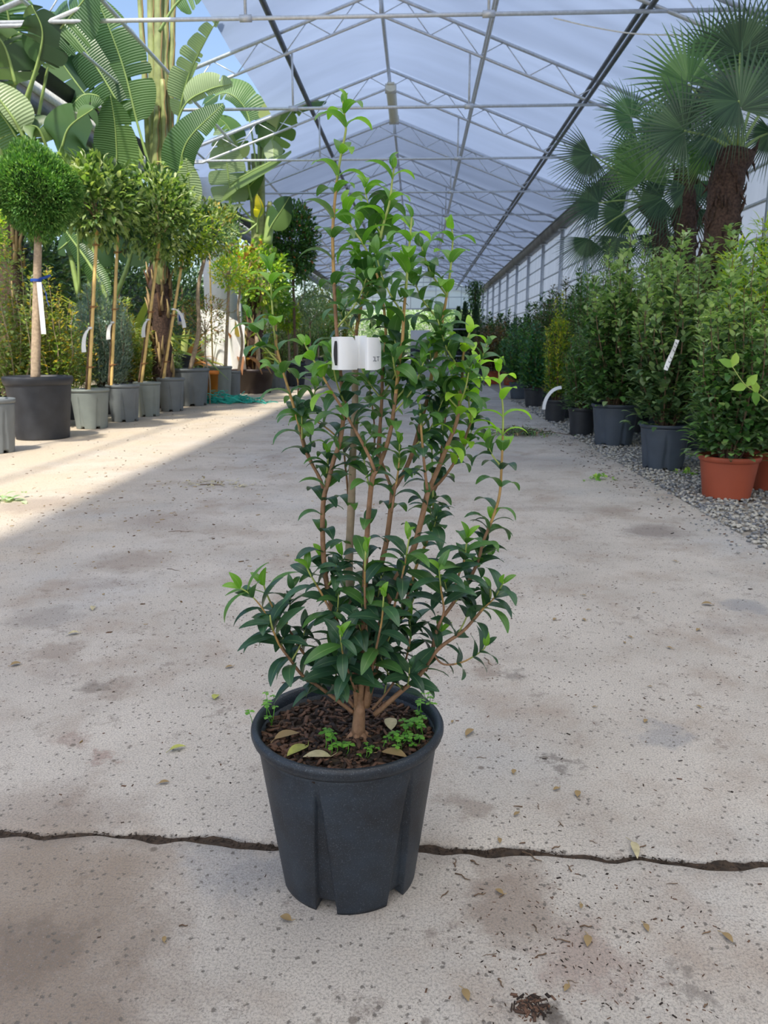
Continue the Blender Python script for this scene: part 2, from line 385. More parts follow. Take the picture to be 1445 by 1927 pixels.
def leaf_tpl(wd=.4, rows=4, a0=.5, a1=-.8, fold=.25, peak=.8, pet=0.0, pw=.85):
    t = np.linspace(0, 1, rows + 1); ang = a0 + (a1 - a0) * t
    x = np.zeros(rows + 1); z = np.zeros(rows + 1); st = 1.0 / rows
    for i in range(1, rows + 1):
        am = (ang[i] + ang[i - 1]) / 2; x[i] = x[i - 1] + math.cos(am) * st; z[i] = z[i - 1] + math.sin(am) * st
    wv = wd / 2 * np.sin(np.pi * np.clip(t, 0.02, .985) ** peak) ** pw
    if pet: wv[0] = .012
    L_ = np.stack([x - np.sin(ang) * wv * fold, wv, z + np.cos(ang) * wv * fold], 1)
    Md = np.stack([x, np.zeros_like(x), z], 1)
    R_ = np.stack([x - np.sin(ang) * wv * fold, -wv, z + np.cos(ang) * wv * fold], 1)
    V = np.stack([L_, Md, R_], 1).reshape(-1, 3); Q = []
    for i in range(rows):
        for j in range(2): a = i * 3 + j; Q.append((a, a + 1, a + 4, a + 3))
    return V, np.array(Q)
T_LAUREL = [leaf_tpl(.40, 3, .4, -.5, .25), leaf_tpl(.44, 3, .1, -.9, .3), leaf_tpl(.38, 3, .5, -.1, .35), leaf_tpl(.42, 3, .0, -.4, .2)]
T_ROUND = [leaf_tpl(.58, 3, .2, -.4, .2, .75), leaf_tpl(.62, 3, .4, -.1, .2, .8), leaf_tpl(.55, 3, .0, -.7, .3, .8)]
T_SMALL = [leaf_tpl(.50, 2, .2, -.3, .2), leaf_tpl(.45, 2, .3, -.5, .3)]
T_NARROW = [leaf_tpl(.20, 3, .2, -.5, .3), leaf_tpl(.18, 3, .4, -.2, .3), leaf_tpl(.22, 3, .1, -.9, .3)]
T_SCALE = [leaf_tpl(.34, 2, .2, -.2, .4), leaf_tpl(.28, 2, .3, .0, .3)]
T_LONG = [leaf_tpl(.10, 4, 1.2, -.6, .4), leaf_tpl(.09, 4, 1.35, .4, .4), leaf_tpl(.11, 4, .9, -1.0, .4)]

def smooth(pts, n=6):
    P = np.asarray(pts, float)
    if len(P) < 3:
        t = np.linspace(0, 1, n + 1)[:, None]; return P[0] * (1 - t) + P[-1] * t
    Q = np.concatenate([[2 * P[0] - P[1]], P, [2 * P[-1] - P[-2]]]); out = []
    for i in range(1, len(Q) - 2):
        for k in range(n):
            t = k / n; a, b, c, d = Q[i - 1], Q[i], Q[i + 1], Q[i + 2]
            out.append(.5 * ((2 * b) + (-a + c) * t + (2 * a - 5 * b + 4 * c - d) * t * t + (-a + 3 * b - 3 * c + d) * t ** 3))
    out.append(P[-1]); return np.array(out)
def alen(P): return np.concatenate([[0], np.cumsum(np.linalg.norm(np.diff(P, axis=0), axis=1))])
def samp(P, L, s_):
    return np.array([np.interp(s_, L, P[:, k]) for k in range(3)]).T

# ------------------------------------------------------------------ SETTING
YN, YF = -9.0, 47.5
TR_Y = [-6.5 + 3.0 * k for k in range(19)]            # truss positions, -6.5 ... 47.5
TR_Y = [y for y in TR_Y]
RX, RZ = -0.54, 5.53; LX, LZ = -4.64, 4.08; GX, GZ = 3.60, 3.93

rngs = np.random.default_rng(7)
def slab_edge(x):
    return 1.262 - .030 * (x + .78) / 1.41 * 1.0 + .006 * math.sin(x * 9) + .004 * math.sin(x * 31 + 1) + .002 * math.sin(x * 83)
def slab(yside):
    m = MB(); xs = np.concatenate([np.linspace(-9, -1.2, 20), np.linspace(-1.15, 1.15, 150), np.linspace(1.2, 1.58, 8)])
    e = np.array([slab_edge(x) for x in xs]); gap = .0095 + .003 * np.sin(xs * 13) + .002 * np.sin(xs * 37 + 1)
    if yside > 0: e = e + gap + .0025 * np.sin(xs * 47); far = np.full_like(e, 75.0)
    else: e = e - gap + .0025 * np.sin(xs * 61 + 2); far = np.full_like(e, -12.0)
    d = 1 if yside > 0 else -1
    rows = [(e, -.04), (e, -.005), (e + d * .004, 0.0), (e + d * .03, 0.0), (far, 0.0)]
    G = np.array([[(x, yy[i], z) for i, x in enumerate(xs)] for yy, z in rows])
    m.grid(G if yside > 0 else G[:, ::-1]); 
    # side face towards the gravel
    x = xs[-1]; y0, y1 = sorted((e[-1], far[-1]))
    m.add([(x, y0, 0), (x, y1, 0), (x, y1, -.03), (x, y0, -.03)], [(0, 1, 2, 3)])
    o = m.build('floor', 'concrete', smooth=False); tag(o, kind='structure'); return o
slab(1); slab(-1)
m = MB(); m.box((0, 30, -.080), (80, 110, .09)); tag(m.build('floor', 'dirt', smooth=False), kind='structure')
m = MB()
xs = np.linspace(1.575, 6.5, 40); ys = np.linspace(-2, 48, 200)
G = np.array([[(x, y, -.006 + .006 * math.sin(x * 17 + y * 9) + rngs.normal(0, .003)) for x in xs] for y in ys]); m.grid(G)
tag(m.build('floor', 'gravel_bed'), kind='structure')

# roof film, billowing a little between the trusses
FILM_X = -2.6                                         # near left film cut back to here, opening added to let the sun in
def roof(y0, y1, mat, name, FILM_X=FILM_X):
    m = MB(); ny = int((y1 - y0) / .25) + 1; ys = np.linspace(y0, y1, ny)
    xs = np.concatenate([np.linspace(FILM_X, RX, 9), np.linspace(RX, GX, 9)[1:]]); G = []
    for y in ys:
        ph = ((y + 6.5) % 3.0) / 3.0; sag = .20 * math.sin(math.pi * ph) ** 1.0
        row = []
        for x in xs:
            z = RZ - (RZ - LZ) * (RX - x) / (RX - LX) if x < RX else RZ - (RZ - GZ) * (x - RX) / (GX - RX)
            e = min(1, abs(x - RX) / .5) * min(1, max(0, min(x - FILM_X, GX - x)) / .5)
            row.append((x, y, z + .05 + sag * max(e, .25)))
        G.append(row)
    m.grid(G); return tag(m.build(name, mat), kind='structure')
roof(-9.5, 4.5, 'fill_film', 'ceiling'); roof(4.5, 14.5, 'shaded_film', 'ceiling'); roof(14.5, 17.5, 'shaded_film', 'ceiling', LX); roof(17.5, 47.5, 'far_shade_film', 'ceiling', LX)  # first ceiling piece is the added unseen film that fills the foreground

# trusses
def zr(x, off=0.0):
    return (RZ - (RZ - LZ) * (RX - x) / (RX - LX) if x < RX else RZ - (RZ - GZ) * (x - RX) / (GX - RX)) - off
def make_truss():
    r = thing('roof_truss', 'galvanised lattice roof truss with tie bar, one of a long row under the film', 'roof truss', (0, 0, 0), 'roof trusses')
    m = MB(); m.tube([(LX, 0, LZ), (RX, 0, RZ), (GX, 0, GZ)], .026, 8); m.build('top_chord', 'galvanised', r)
    m = MB(); m.tube([(LX + .25, 0, zr(LX + .25, .10)), (LX + .8, 0, zr(LX + .8, .29)), (RX, 0, RZ - .29), (GX - .8, 0, zr(GX - .8, .29)), (GX - .25, 0, zr(GX - .25, .10))], .021, 8)
    m.build('bottom_chord', 'galvanised', r)
    m = MB()
    for x0, x1 in ((RX, LX + .8), (RX, GX - .8)):
        k = 11; xs = np.linspace(x0, x1, k)
        for i in range(k - 1):
            a = (xs[i], 0, zr(xs[i], 0 if i % 2 else .29)); b = (xs[i + 1], 0, zr(xs[i + 1], .29 if i % 2 else 0))
            m.tube([a, b], .0075, 5)
    m.tube([(RX, 0, RZ), (RX, 0, RZ - .29)], .02, 6)
    m.build('web_rods', 'galvanised', r)
    m = MB(); m.tube([(LX, 0, 4.10), (GX, 0, 4.10)], .021, 8)
    for x in (-1.75, .67): m.tube([(x - .06, 0, 4.10), (x + .06, 0, 4.10)], .036, 8)
    m.build('tie_bar', 'galvanised', r)
    for x in (-1.75, .67):
        m = MB(); m.tube([(x, 0, 4.10), (x, 0, zr(x, .29))], .016, 6); m.build('hanger', 'galvanised', r)
    return r
tr0 = make_truss(); used = False
near_lab = {8.5: 'nearest lattice roof truss, its chord crossing the top edge of the view', 11.5: 'second lattice roof truss, just in front of the long ceiling lamp', 14.5: 'lattice roof truss carrying the near end of the long ceiling lamp'}
for y in TR_Y:
    if y < 8: continue
    if not used: tr0.location.y = y; t = tr0; used = True
    else: t = copy_tree(tr0, (0, y, 0))
    if y in near_lab: t['label'] = near_lab[y]
    else: t['label'] = 'galvanised lattice roof truss with tie bar, farther down the long row under the film'

def pipe(name, label, x, z, r, mat='galvanised', cat='purlin', y0=-9, y1=47.4):
    m = MB(); m.tube([(x, y, z) for y in np.linspace(y0, y1, 12)], r, 8); tag(m.build(name, mat), label, cat)
pipe('ridge_pipe', 'long galvanised pipe running along the ridge of the roof', RX, RZ - .05, .032, cat='ridge pipe')
pipe('roof_purlin', 'thick dark steel purlin running down the left roof slope', -1.92, 5.02 - .03, .042, 'dark_steel')
pipe('roof_purlin', 'upper pipe of the pair of purlins on the right roof slope', 2.34, 4.385, .03, 'dark_steel')
pipe('roof_purlin', 'lower pipe of the pair of purlins on the right roof slope', 2.25, 4.14, .028, 'dark_steel')
pipe('roof_purlin', 'slim galvanised purlin on the right slope, between the ridge and the dark pair', .89, zr(.89, .03), .026)
pipe('roof_purlin', 'slim galvanised pipe along the lower chords, between ridge and the dark pair', .86, zr(.86, .29), .022)
pipe('roof_purlin', 'thin galvanised purlin low on the left roof slope', -3.35, 4.45, .024)
pipe('roof_purlin', 'thin galvanised purlin low on the left roof slope, just above the left gutter', -3.95, 4.25, .02)

# gutters
m = MB(); G = []
for x, z in ((LX - .2, LZ + .08), (LX - .12, LZ - .12), (LX + .10, LZ - .12), (LX + .16, LZ + .06)): G.append([(x, y, z) for y in (-9, 47.5)])
r = thing('left_gutter', 'dark gutter with a pale strip along the left eave, behind the banana leaves', 'gutter', (0, 0, 0))
m.grid(G); m.build('trough', 'gutter_black', r)
m = MB(); m.box((LX + .13, 19.2, LZ - .22), (.03, 56.4, .13)); m.build('pale_strip', 'gutter_white', r, smooth=False)
m = MB(); m.box((LX + .11, 19.2, LZ - .40), (.03, 56.4, .22)); m.build('lower_board', 'dark_steel', r, smooth=False)
r = thing('right_gutter', 'grey metal gutter running along the right eave above the side wall', 'gutter', (0, 0, 0))
m = MB(); G = []
for x, z in ((GX - .16, GZ + .05), (GX - .12, GZ - .16), (GX + .12, GZ - .16), (GX + .2, GZ + .1)): G.append([(x, y, z) for y in (-9, 47.5)])
m.grid(G); m.build('trough', 'gutter_grey', r)
m = MB(); m.tube([(GX - .16, -9, GZ + .05), (GX - .16, 47.5, GZ + .05)], .022, 6); m.build('rolled_edge', 'dark_steel', r)

# side columns
def column(x, top):
    r = thing('column', 'galvanised steel column', 'column', (x, 0, 0))
    m = MB(); m.box((0, 0, top / 2), (.09, .09, top)); m.build('post', 'galvanised', r, smooth=False)
    m = MB(); m.box((0, 0, .01), (.2, .2, .02)); m.build('base_plate', 'galvanised', r, smooth=False)
    m = MB(); m.box((0, 0, top - .015), (.18, .26, .03)); m.build('head_plate', 'galvanised', r, smooth=False)
    return r
cr = column(GX, GZ - .17); cl = column(LX, LZ - .55)
first = True
for y in TR_Y:
    if y < 5: continue
    if first: cr.location.y = y; cl.location.y = 17.5; a, b = cr, cl; first = False
    else: a = copy_tree(cr, (GX, y, 0)); b = copy_tree(cl, (LX, y, 0)) if y > 19 else None
    tag(a, 'galvanised steel column under the right gutter', 'column', 'columns along the right wall')
    if b: tag(b, 'galvanised steel column under the left gutter', 'column', 'columns along the left eave')

# right wall: translucent sheet with horizontal rails
m = MB(); ys = np.linspace(-9, 47.5, 340); zs = np.linspace(0, GZ - .16, 28)
G = np.array([[(GX + .10 + .006 * math.sin(z * 60) + .01 * math.sin(y * 7), y, z) for z in zs] for y in ys]); m.grid(G)
wr = tag(m.build('wall_right', 'wall_film'), kind='structure')
m = MB()
for z in np.arange(.5, 3.7, .38): m.box((GX + .055, 19.2, z), (.03, 56.4, .035))
tag(m.build('trim_1', 'galvanised', smooth=False), kind='structure')
# left: added dark backdrop sheet, stands in for shaded gaps beyond the open side
m = MB(); ys = np.linspace(2, 47.5, 120); zs = np.linspace(0, 3.3, 10)
G = np.array([[(-9.4 + .05 * math.sin(y * 3 + z) + .03 * math.sin(y * 11), y, z + .06 * math.sin(y * 2.1) * z / 3) for z in zs] for y in ys]); m.grid(G)
tag(m.build('backdrop_left', 'dark_backdrop'), kind='structure')
# end gable above the opening
m = MB(); yE = 47.4
for x0, x1 in ((LX, RX), (RX, GX)):
    xs = np.linspace(x0, x1, 14); m.grid([[(x, yE, 3.03) for x in xs], [(x, yE, zr(x)) for x in xs]])
tag(m.build('wall_back', 'wall_film', smooth=False), kind='structure')
m = MB(); m.tube([(LX, yE - .05, 3.03), (GX, yE - .05, 3.03)], .05, 6)
for x in np.arange(-4.2, 3.6, .75): m.tube([(x, yE - .05, 3.03), (x, yE - .05, zr(x))], .02, 5)
m.tube([(LX, yE - .05, 3.7), (GX, yE - .05, 3.7)], .02, 5)
tag(m.build('trim_2', 'galvanised'), kind='structure')

# white wall section behind the left row
r0 = at(385, 600, 16.2); r1 = at(437, 600, 16.2)
zt = at(410, 332, 16.2)[2]
m = MB(); m.box(((r0[0] + r1[0]) / 2 , 16.5, zt / 2), (r1[0] - r0[0], .5, zt)); 
wl = tag(m.build('white_wall_panel', 'white_paint', smooth=False), 'tall narrow white painted wall block behind the banana plants', 'wall block')
m = MB(); a = at(378, 690, 14.9); b = at(462, 690, 14.9)
xx = np.linspace(a[0], b[0], 26); G = []
for k in range(10):
    t = k / 9; z = .02 + 1.55 * t
    G.append([(x + .02 * math.sin(t * 5 + x * 9), 15.0 + .05 * math.sin(x * 22 + t) - .05 * t, z * (1 - .35 * max(0, (x - a[0]) / (b[0] - a[0]) - .45) )) for x in xx])
m.grid(G)
G2 = [[(p[0], p[1] + .03, p[2]) for p in row] for row in G][::-1]; m.grid(G2)
tag(m.build('white_sheet', 'white_paint'), 'white sheet standing low behind the slim trunks of the left row', 'sheet')

# ------------------------------------------------------------------ POTS
def pot_mesh(R, h, Rb, ng=6, a0=0.0, n=144, notch=.06, inset=.05, kind='groove'):
    """body with tapering recessed panels and feet; rim as its own mesh"""
    m = MB()
    ga = [a0 + 2 * math.pi * k / ng for k in range(ng)]
    def dist(a):
        d = np.min([np.abs((a - g + np.pi) % (2 * np.pi) - np.pi) for g in ga], axis=0); return d
    def rf(a, r, z, i):
        if kind != 'groove' or r < Rb * .6: return 0
        t = np.clip(1 - z / (h * .84), 0, 1); hw = .02 + .13 * t ** .9
        k = np.clip((hw - dist(a)) / (.012 if n > 300 else .028), 0, 1) * (t > 0) * np.clip(t * 8, 0, 1)
        return -R * inset * k * (1 if i < nout else 0)
    def zf(a, r, z, i):
        if z > h * .07 or kind != 'groove': return 0
        k = np.clip((.155 - dist(a)) / .012, 0, 1); return k * (h * notch - z)
    zs = [0, .02, .05, .08, .12, .18, .26, .34, .42, .5, .58, .66, .74, .8, .83, .88, .93]
    prof = [(Rb + (R * .955 - Rb) * z, h * z) for z in zs]; nout = len(prof)
    prof = [(Rb * .5, h * .05)] + prof; nout += 1
    prof += [(R * .91, h * .93), (R * .90, h * .82), (R * .6, h * .80)]
    m.lathe(prof, n, rf=rf, zf=zf)
    rim = MB(); tt = R * .045
    rp = [(R * .93, h * .86), (R * .955, h * .865), (R * .985, h * .90), (R, h * .94), (R, h * .965), (R * .985, h * .992), (R * .955, h), (R * .925, h * .985), (R * .912, h * .93), (R * .905, h * .84)]
    if kind == 'groove': rp = [(R * .94, h * .925)] + [(r_, h - (h - z_) * .62) for r_, z_ in rp[1:-1]] + [(R * .905, h * .84)]
    rim.lathe(rp, min(n, 96))
    return m, rim
def soil_mesh(R, z, rng, n=10):
    m = MB(); G = []
    for i in range(n):
        r = R * i / (n - 1) + 1e-4
        G.append([(r * math.cos(a), r * math.sin(a), z + (rng.normal(0, .04 * R) * .5 if i < n - 1 else 0) + .02 * R * (1 - i / n)) for a in np.linspace(0, 2 * np.pi, 41)[:-1]])
    for g in G: g.append(g[0])
    m.grid(np.array(G)[::-1]); return m
_pc = {}
def pot(root, R, h, mat, Rb=None, kind='groove', seed=0, n=72, a0=None, ng=6, soil='soil'):
    rng = np.random.default_rng(seed); Rb = Rb or R * .76
    m, rim = pot_mesh(R, h, Rb, ng, rng.uniform(0, 1) if a0 is None else a0, n, kind=kind)
    p = m.build('pot', mat, root); rim.build('rim', mat, p)
    soil_mesh(R * .905, h * .88, rng).build('soil', soil, root)
    return p

# ------------------------------------------------------------------ HERO SHRUB
PX, PY = -.1122, 1.1892; PR, PH, PRB = .1616, .284, .1157
hero = thing('potted_shrub', 'tall leafy evergreen shrub in a black pot, alone on the concrete in front', 'potted plant', (PX, PY, 0))
rng = np.random.default_rng(11)
th = lambda off: math.atan2(-math.cos(math.asin(off)), math.sin(off))
def heropot():
    # six tapering recesses; two of them face the camera
    m, rim = pot_mesh(PR, PH, PRB, 6, th(-.24), 720, notch=.065, inset=.055)
    mm, N, L = newmat('pot_hero')
    o = N.new('ShaderNodeOutputMaterial'); b = N.new('ShaderNodeBsdfPrincipled'); L.new(b.outputs[0], o.inputs[0])
    tc = N.new('ShaderNodeTexCoord'); n = N.new('ShaderNodeTexNoise'); n.inputs['Scale'].default_value = 9; n.inputs['Detail'].default_value = 8; n.inputs['Roughness'].default_value = .7
    L.new(tc.outputs['Object'], n.inputs['Vector'])
    n2 = N.new('ShaderNodeTexNoise'); n2.inputs['Scale'].default_value = 480; n2.inputs['Detail'].default_value = 3; L.new(tc.outputs['Object'], n2.inputs['Vector'])
    r1 = ramp(N, [(.40, (.013, .016, .022)), (.70, (.026, .040, .058))]); L.new(n.outputs[0], r1.inputs[0])
    mr = N.new('ShaderNodeMapRange'); mr.inputs[1].default_value = .57; mr.inputs[2].default_value = .72; mr.inputs[4].default_value = .6; L.new(n2.outputs[0], mr.inputs[0])
    mx = N.new('ShaderNodeMix'); mx.data_type = 'RGBA'; L.new(mr.outputs[0], mx.inputs[0]); L.new(r1.outputs[0], mx.inputs[6]); mx.inputs[7].default_value = (.12, .14, .155, 1)
    L.new(mx.outputs[2], b.inputs['Base Color']); b.inputs['Roughness'].default_value = .46
    bp = N.new('ShaderNodeBump'); bp.inputs['Strength'].default_value = .25; bp.inputs['Distance'].default_value = .002
    L.new(n2.outputs[0], bp.inputs['Height']); L.new(bp.outputs[0], b.inputs['Normal'])
    p = m.build('pot', 'pot_hero', hero); rim.build('rim', 'pot_hero', p)
heropot()
SZ = PH * .885
soil_mesh(PR * .905, SZ, rng, 22).build('soil', 'soil', hero)
# bark mulch on the soil
m = MB(); K = 900
rr = PR * .88 * np.sqrt(rng.random(K)); aa = rng.random(K) * 6.283
for i in range(K):
    l = rng.uniform(.006, .022); wd = rng.uniform(.003, .007); h_ = rng.uniform(.0015, .004)
    az = rng.random() * 6.283; tl = rng.normal(0, .35)
    R3 = np.array(Matrix.Rotation(az, 3, 'Z') @ Matrix.Rotation(tl, 3, 'Y'))
    m.box((rr[i] * math.cos(aa[i]), rr[i] * math.sin(aa[i]), SZ + .004 + rng.uniform(0, .005)), (l, wd, h_), rot=R3)
tag(m.build('bark_mulch', 'bark_chip', hero, smooth=False), kind='stuff')

def hp(px, py, d): return at(px, py, PY + d) - np.array([PX, PY, 0])
STEMS = {  # pixel path from the top down, depth offset at the top; radius bottom, top (mm)
 'B': ([(645, 190), (650, 235), (650, 250), (641, 295), (634, 340), (628, 400), (626, 450), (628, 520), (632, 600), (638, 680), (645, 740), (648, 767), (640, 830), (628, 865), (618, 905), (609, 940), (607, 1000), (612, 1080), (627, 1150), (650, 1225), (668, 1290), (672, 1335)], -.05, 6.5, 1.6, 31, 1.0),
 'A': ([(508, 505), (513, 590), (518, 640), (530, 690), (545, 740), (560, 790), (575, 850), (604, 905), (608, 940)], -.02, 3.6, 1.3, 34, 1.0),
 'F': ([(742, 312), (738, 340), (733, 380), (722, 420), (708, 480), (692, 530), (684, 555), (676, 592), (671, 620), (669, 660), (668, 700)], .03, 4.0, 1.6, 29, .98),
 'E': ([(648, 380), (657, 420), (678, 451), (690, 472), (710, 520), (722, 578), (726, 640), (720, 690), (718, 760), (712, 840), (707, 885)], .0, 3.8, 1.4, 32, 1.0),
 'Q': ([(775, 405), (772, 441), (767, 504), (760, 587), (757, 640), (750, 690), (745, 740), (735, 810), (720, 860), (707, 885)], -.06, 4.4, 1.6, 30, 1.0),
 'D': ([(707, 885), (700, 905), (694, 960), (690, 1020), (687, 1080), (684, 1200), (680, 1290), (676, 1335)], -.06, 6.5, 4.8, 70, 1.0),
 'Y': ([(573, 645), (580, 660), (600, 695), (620, 730), (660, 795), (690, 850), (705, 885)], -.10, 3.2, 1.5, 38, .95),
 'G': ([(848, 425), (852, 445), (850, 480), (846, 520), (840, 560), (833, 600), (825, 650), (815, 690), (806, 742), (795, 783), (777, 848), (762, 885), (746, 912), (738, 925)], .02, 5.0, 1.3, 38, 1.05),
 'G0': ([(738, 925), (735, 960), (727, 1020), (718, 1060), (702, 1150), (692, 1250), (684, 1330)], .03, 7.0, 5.2, 75, 1.0),
 'G1': ([(722, 640), (722, 680), (718, 760), (715, 850), (722, 880), (738, 922)], .07, 3.4, 1.4, 32, .95),
 'H': ([(885, 622), (873, 660), (870, 700), (867, 740), (860, 790), (845, 830), (825, 880), (805, 925)], -.02, 5.2, 1.5, 27, .95),
 'H0': ([(805, 925), (790, 990), (775, 1040), (745, 1090), (735, 1120), (715, 1180), (698, 1260), (688, 1330)], -.03, 7.5, 5.4, 70, 1.0),
 'H1': ([(896, 680), (888, 720), (890, 780), (880, 810), (870, 840), (855, 870), (830, 905), (806, 926)], .05, 3.2, 1.3, 34, .95),
 'H2': ([(790, 760), (792, 800), (795, 840), (800, 890), (804, 922)], -.06, 3.0, 1.6, 26, .9),
 'I': ([(938, 695), (940, 720), (946, 765), (946, 820), (944, 870), (940, 930), (927, 975), (910, 1017), (898, 1059), (877, 1102), (852, 1136), (825, 1177), (812, 1230), (800, 1262)], .04, 4.6, 1.3, 33, 1.0),
 'J': ([(922, 1108), (920, 1130), (887, 1171), (868, 1190), (823, 1223), (790, 1270), (750, 1305), (705, 1345)], -.02, 6.0, 2.0, 34, 1.35),
 'K': ([(916, 1212), (905, 1226), (870, 1246), (835, 1250), (815, 1232)], .0, 2.4, 1.3, 30, 1.1),
 'L': ([(812, 830), (815, 940), (815, 988), (802, 1021), (783, 1067), (767, 1123), (758, 1146), (742, 1179), (711, 1250), (692, 1330)], .06, 4.6, 1.4, 30, 1.0),
 'M2': ([(448, 1105), (470, 1118), (497, 1150), (515, 1190), (545, 1238)], -.04, 2.2, 1.2, 26, 1.3),
 'J2': ([(948, 1095), (930, 1125), (905, 1150), (880, 1180)], -.03, 2.2, 1.2, 24, 1.3),
 'M': ([(508, 1158), (512, 1180), (525, 1212), (545, 1240), (570, 1272), (600, 1292), (640, 1322), (664, 1340)], -.07, 4.6, 1.6, 24, 1.35),
 'N1': ([(495, 1098), (505, 1125), (522, 1158), (545, 1187), (568, 1225), (600, 1262), (640, 1300), (666, 1330)], .0, 4.0, 1.6, 33, 1.4),
 'N': ([(578, 1068), (582, 1078), (605, 1117), (624, 1154), (636, 1187), (653, 1229), (668, 1285), (674, 1330)], -.05, 4.2, 1.6, 32, 1.45),
 'O': ([(688, 1035), (686, 1100), (688, 1157), (690, 1210), (686, 1290)], -.10, 3.2, 1.5, 38, 1.3),
 'P': ([(722, 1120), (718, 1170), (706, 1230), (694, 1300)], -.11, 3.0, 1.4, 36, 1.3),
 'R': ([(640, 1195), (645, 1230), (655, 1262), (668, 1300)], -.10, 2.6, 1.3, 20, 1.3),
 'S': ([(880, 1008), (872, 1060), (862, 1085), (852, 1136)], -.05, 3.0, 1.4, 22, 1.45),
 'T': ([(826, 1070), (830, 1110), (835, 1150), (826, 1176)], -.08, 2.6, 1.3, 22, 1.35),
 'U': ([(505, 690), (555, 700), (562, 760), (572, 830), (600, 900)], .06, 2.6, 1.2, 34, .95),
 'V': ([(618, 850), (616, 880), (614, 905), (612, 935)], -.03, 2.2, 1.3, 18, .9),
 'W': ([(770, 1160), (772, 1200), (760, 1250), (730, 1300), (700, 1335)], .04, 3.2, 1.3, 38, 1.25),
 'X': ([(850, 700), (842, 760), (832, 830), (826, 900), (812, 935), (806, 960)], .10, 3.0, 1.2, 28, .9),
 'Z': ([(690, 700), (700, 760), (705, 820), (700, 880), (694, 930)], .10, 2.6, 1.2, 30, .9),
 'Z2': ([(752, 830), (750, 880), (742, 930), (737, 965)], -.05, 2.6, 1.3, 22, .95),
 'Z3': ([(560, 790), (590, 790), (640, 830), (650, 880), (655, 930)], .04, 2.4, 1.2, 28, .9),
 'Z4': ([(642, 1040), (650, 1090), (656, 1150), (662, 1220)], .08, 2.8, 1.4, 24, 1.2),
 'Z5': ([(770, 1010), (762, 1060), (750, 1110), (735, 1165)], -.08, 2.6, 1.3, 24, 1.25),
}
HT = [leaf_tpl(.40, 8, 1.05, -.95, .22, .88, 1, .68), leaf_tpl(.38, 8, .9, -1.15, .28, .88, 1, .68), leaf_tpl(.44, 8, 1.15, -.45, .20, .88, 1, .68), leaf_tpl(.37, 8, .8, -.85, .25, .88, 1, .68), leaf_tpl(.40, 8, 1.3, -1.0, .22, .88, 1, .68)]
LT = [leaf_tpl(.35, 8, .75, -.55, .22, .9, 1, .75), leaf_tpl(.33, 8, .55, -.75, .28, .9, 1, .75), leaf_tpl(.37, 8, .9, -.10, .18, .9, 1, .75), leaf_tpl(.34, 8, .5, -.35, .2, .9, 1, .75)]
YT = [leaf_tpl(.34, 6, .7, -.45, .3, .85, 1), leaf_tpl(.36, 6, .9, -.2, .3, .85, 1)]
def hero_leaves(mb, P, L_, spacing, size, topyoung, basez, rs, start=0.0, skip=0.0, lime=False):
    """opposite pairs, each pair turned a quarter from the last; path P runs from the tip down"""
    tot = L_[-1]; s_ = .004; k = rs.integers(0, 2); Ps = []; Ds = []; Ss = []; Ms = []; Ups = []
    first = True
    while s_ < tot * (1 - skip) - .01:
        p = samp(P, L_, [s_])[0]; q = samp(P, L_, [min(tot, s_ + .01)])[0]; ax = p - q; ax /= np.linalg.norm(ax) + 1e-9
        base = .62 + rs.normal(0, .30) + (0 if k % 2 == 0 else math.pi / 2)
        ex = np.cross(ax, [0, 1, 0]); ex /= np.linalg.norm(ex) + 1e-9; ey = np.cross(ax, ex)
        for sgn in (0, math.pi):
            if rs.random() < .05: continue
            a = base + sgn + rs.normal(0, .18)
            d = math.cos(a) * ex + math.sin(a) * ey
            grow = min(1.0, .42 + s_ / .035)
            if first: d = d + ax * 1.6
            else: d = d * 1.0 + np.array([0, 0, .05])
            Ps.append(p); Ds.append(d); Ss.append(size * grow * rs.uniform(.8, 1.15)); Ups.append(ax + np.array([0, 0, .3]) if not first else -d * .0 + np.array([0, -.6, .8]))
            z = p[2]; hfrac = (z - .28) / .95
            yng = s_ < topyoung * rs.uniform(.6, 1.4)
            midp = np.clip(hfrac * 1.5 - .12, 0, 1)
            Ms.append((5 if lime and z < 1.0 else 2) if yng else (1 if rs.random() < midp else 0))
        first = False
        s_ += spacing * rs.uniform(.75, 1.3) * (.55 if s_ < .02 else 1); k += 1
    mb.leaves(HT if size < .056 else LT, np.array(Ps), np.array(Ds), np.array(Ss), np.array(Ms), np.array(Ups), rs)
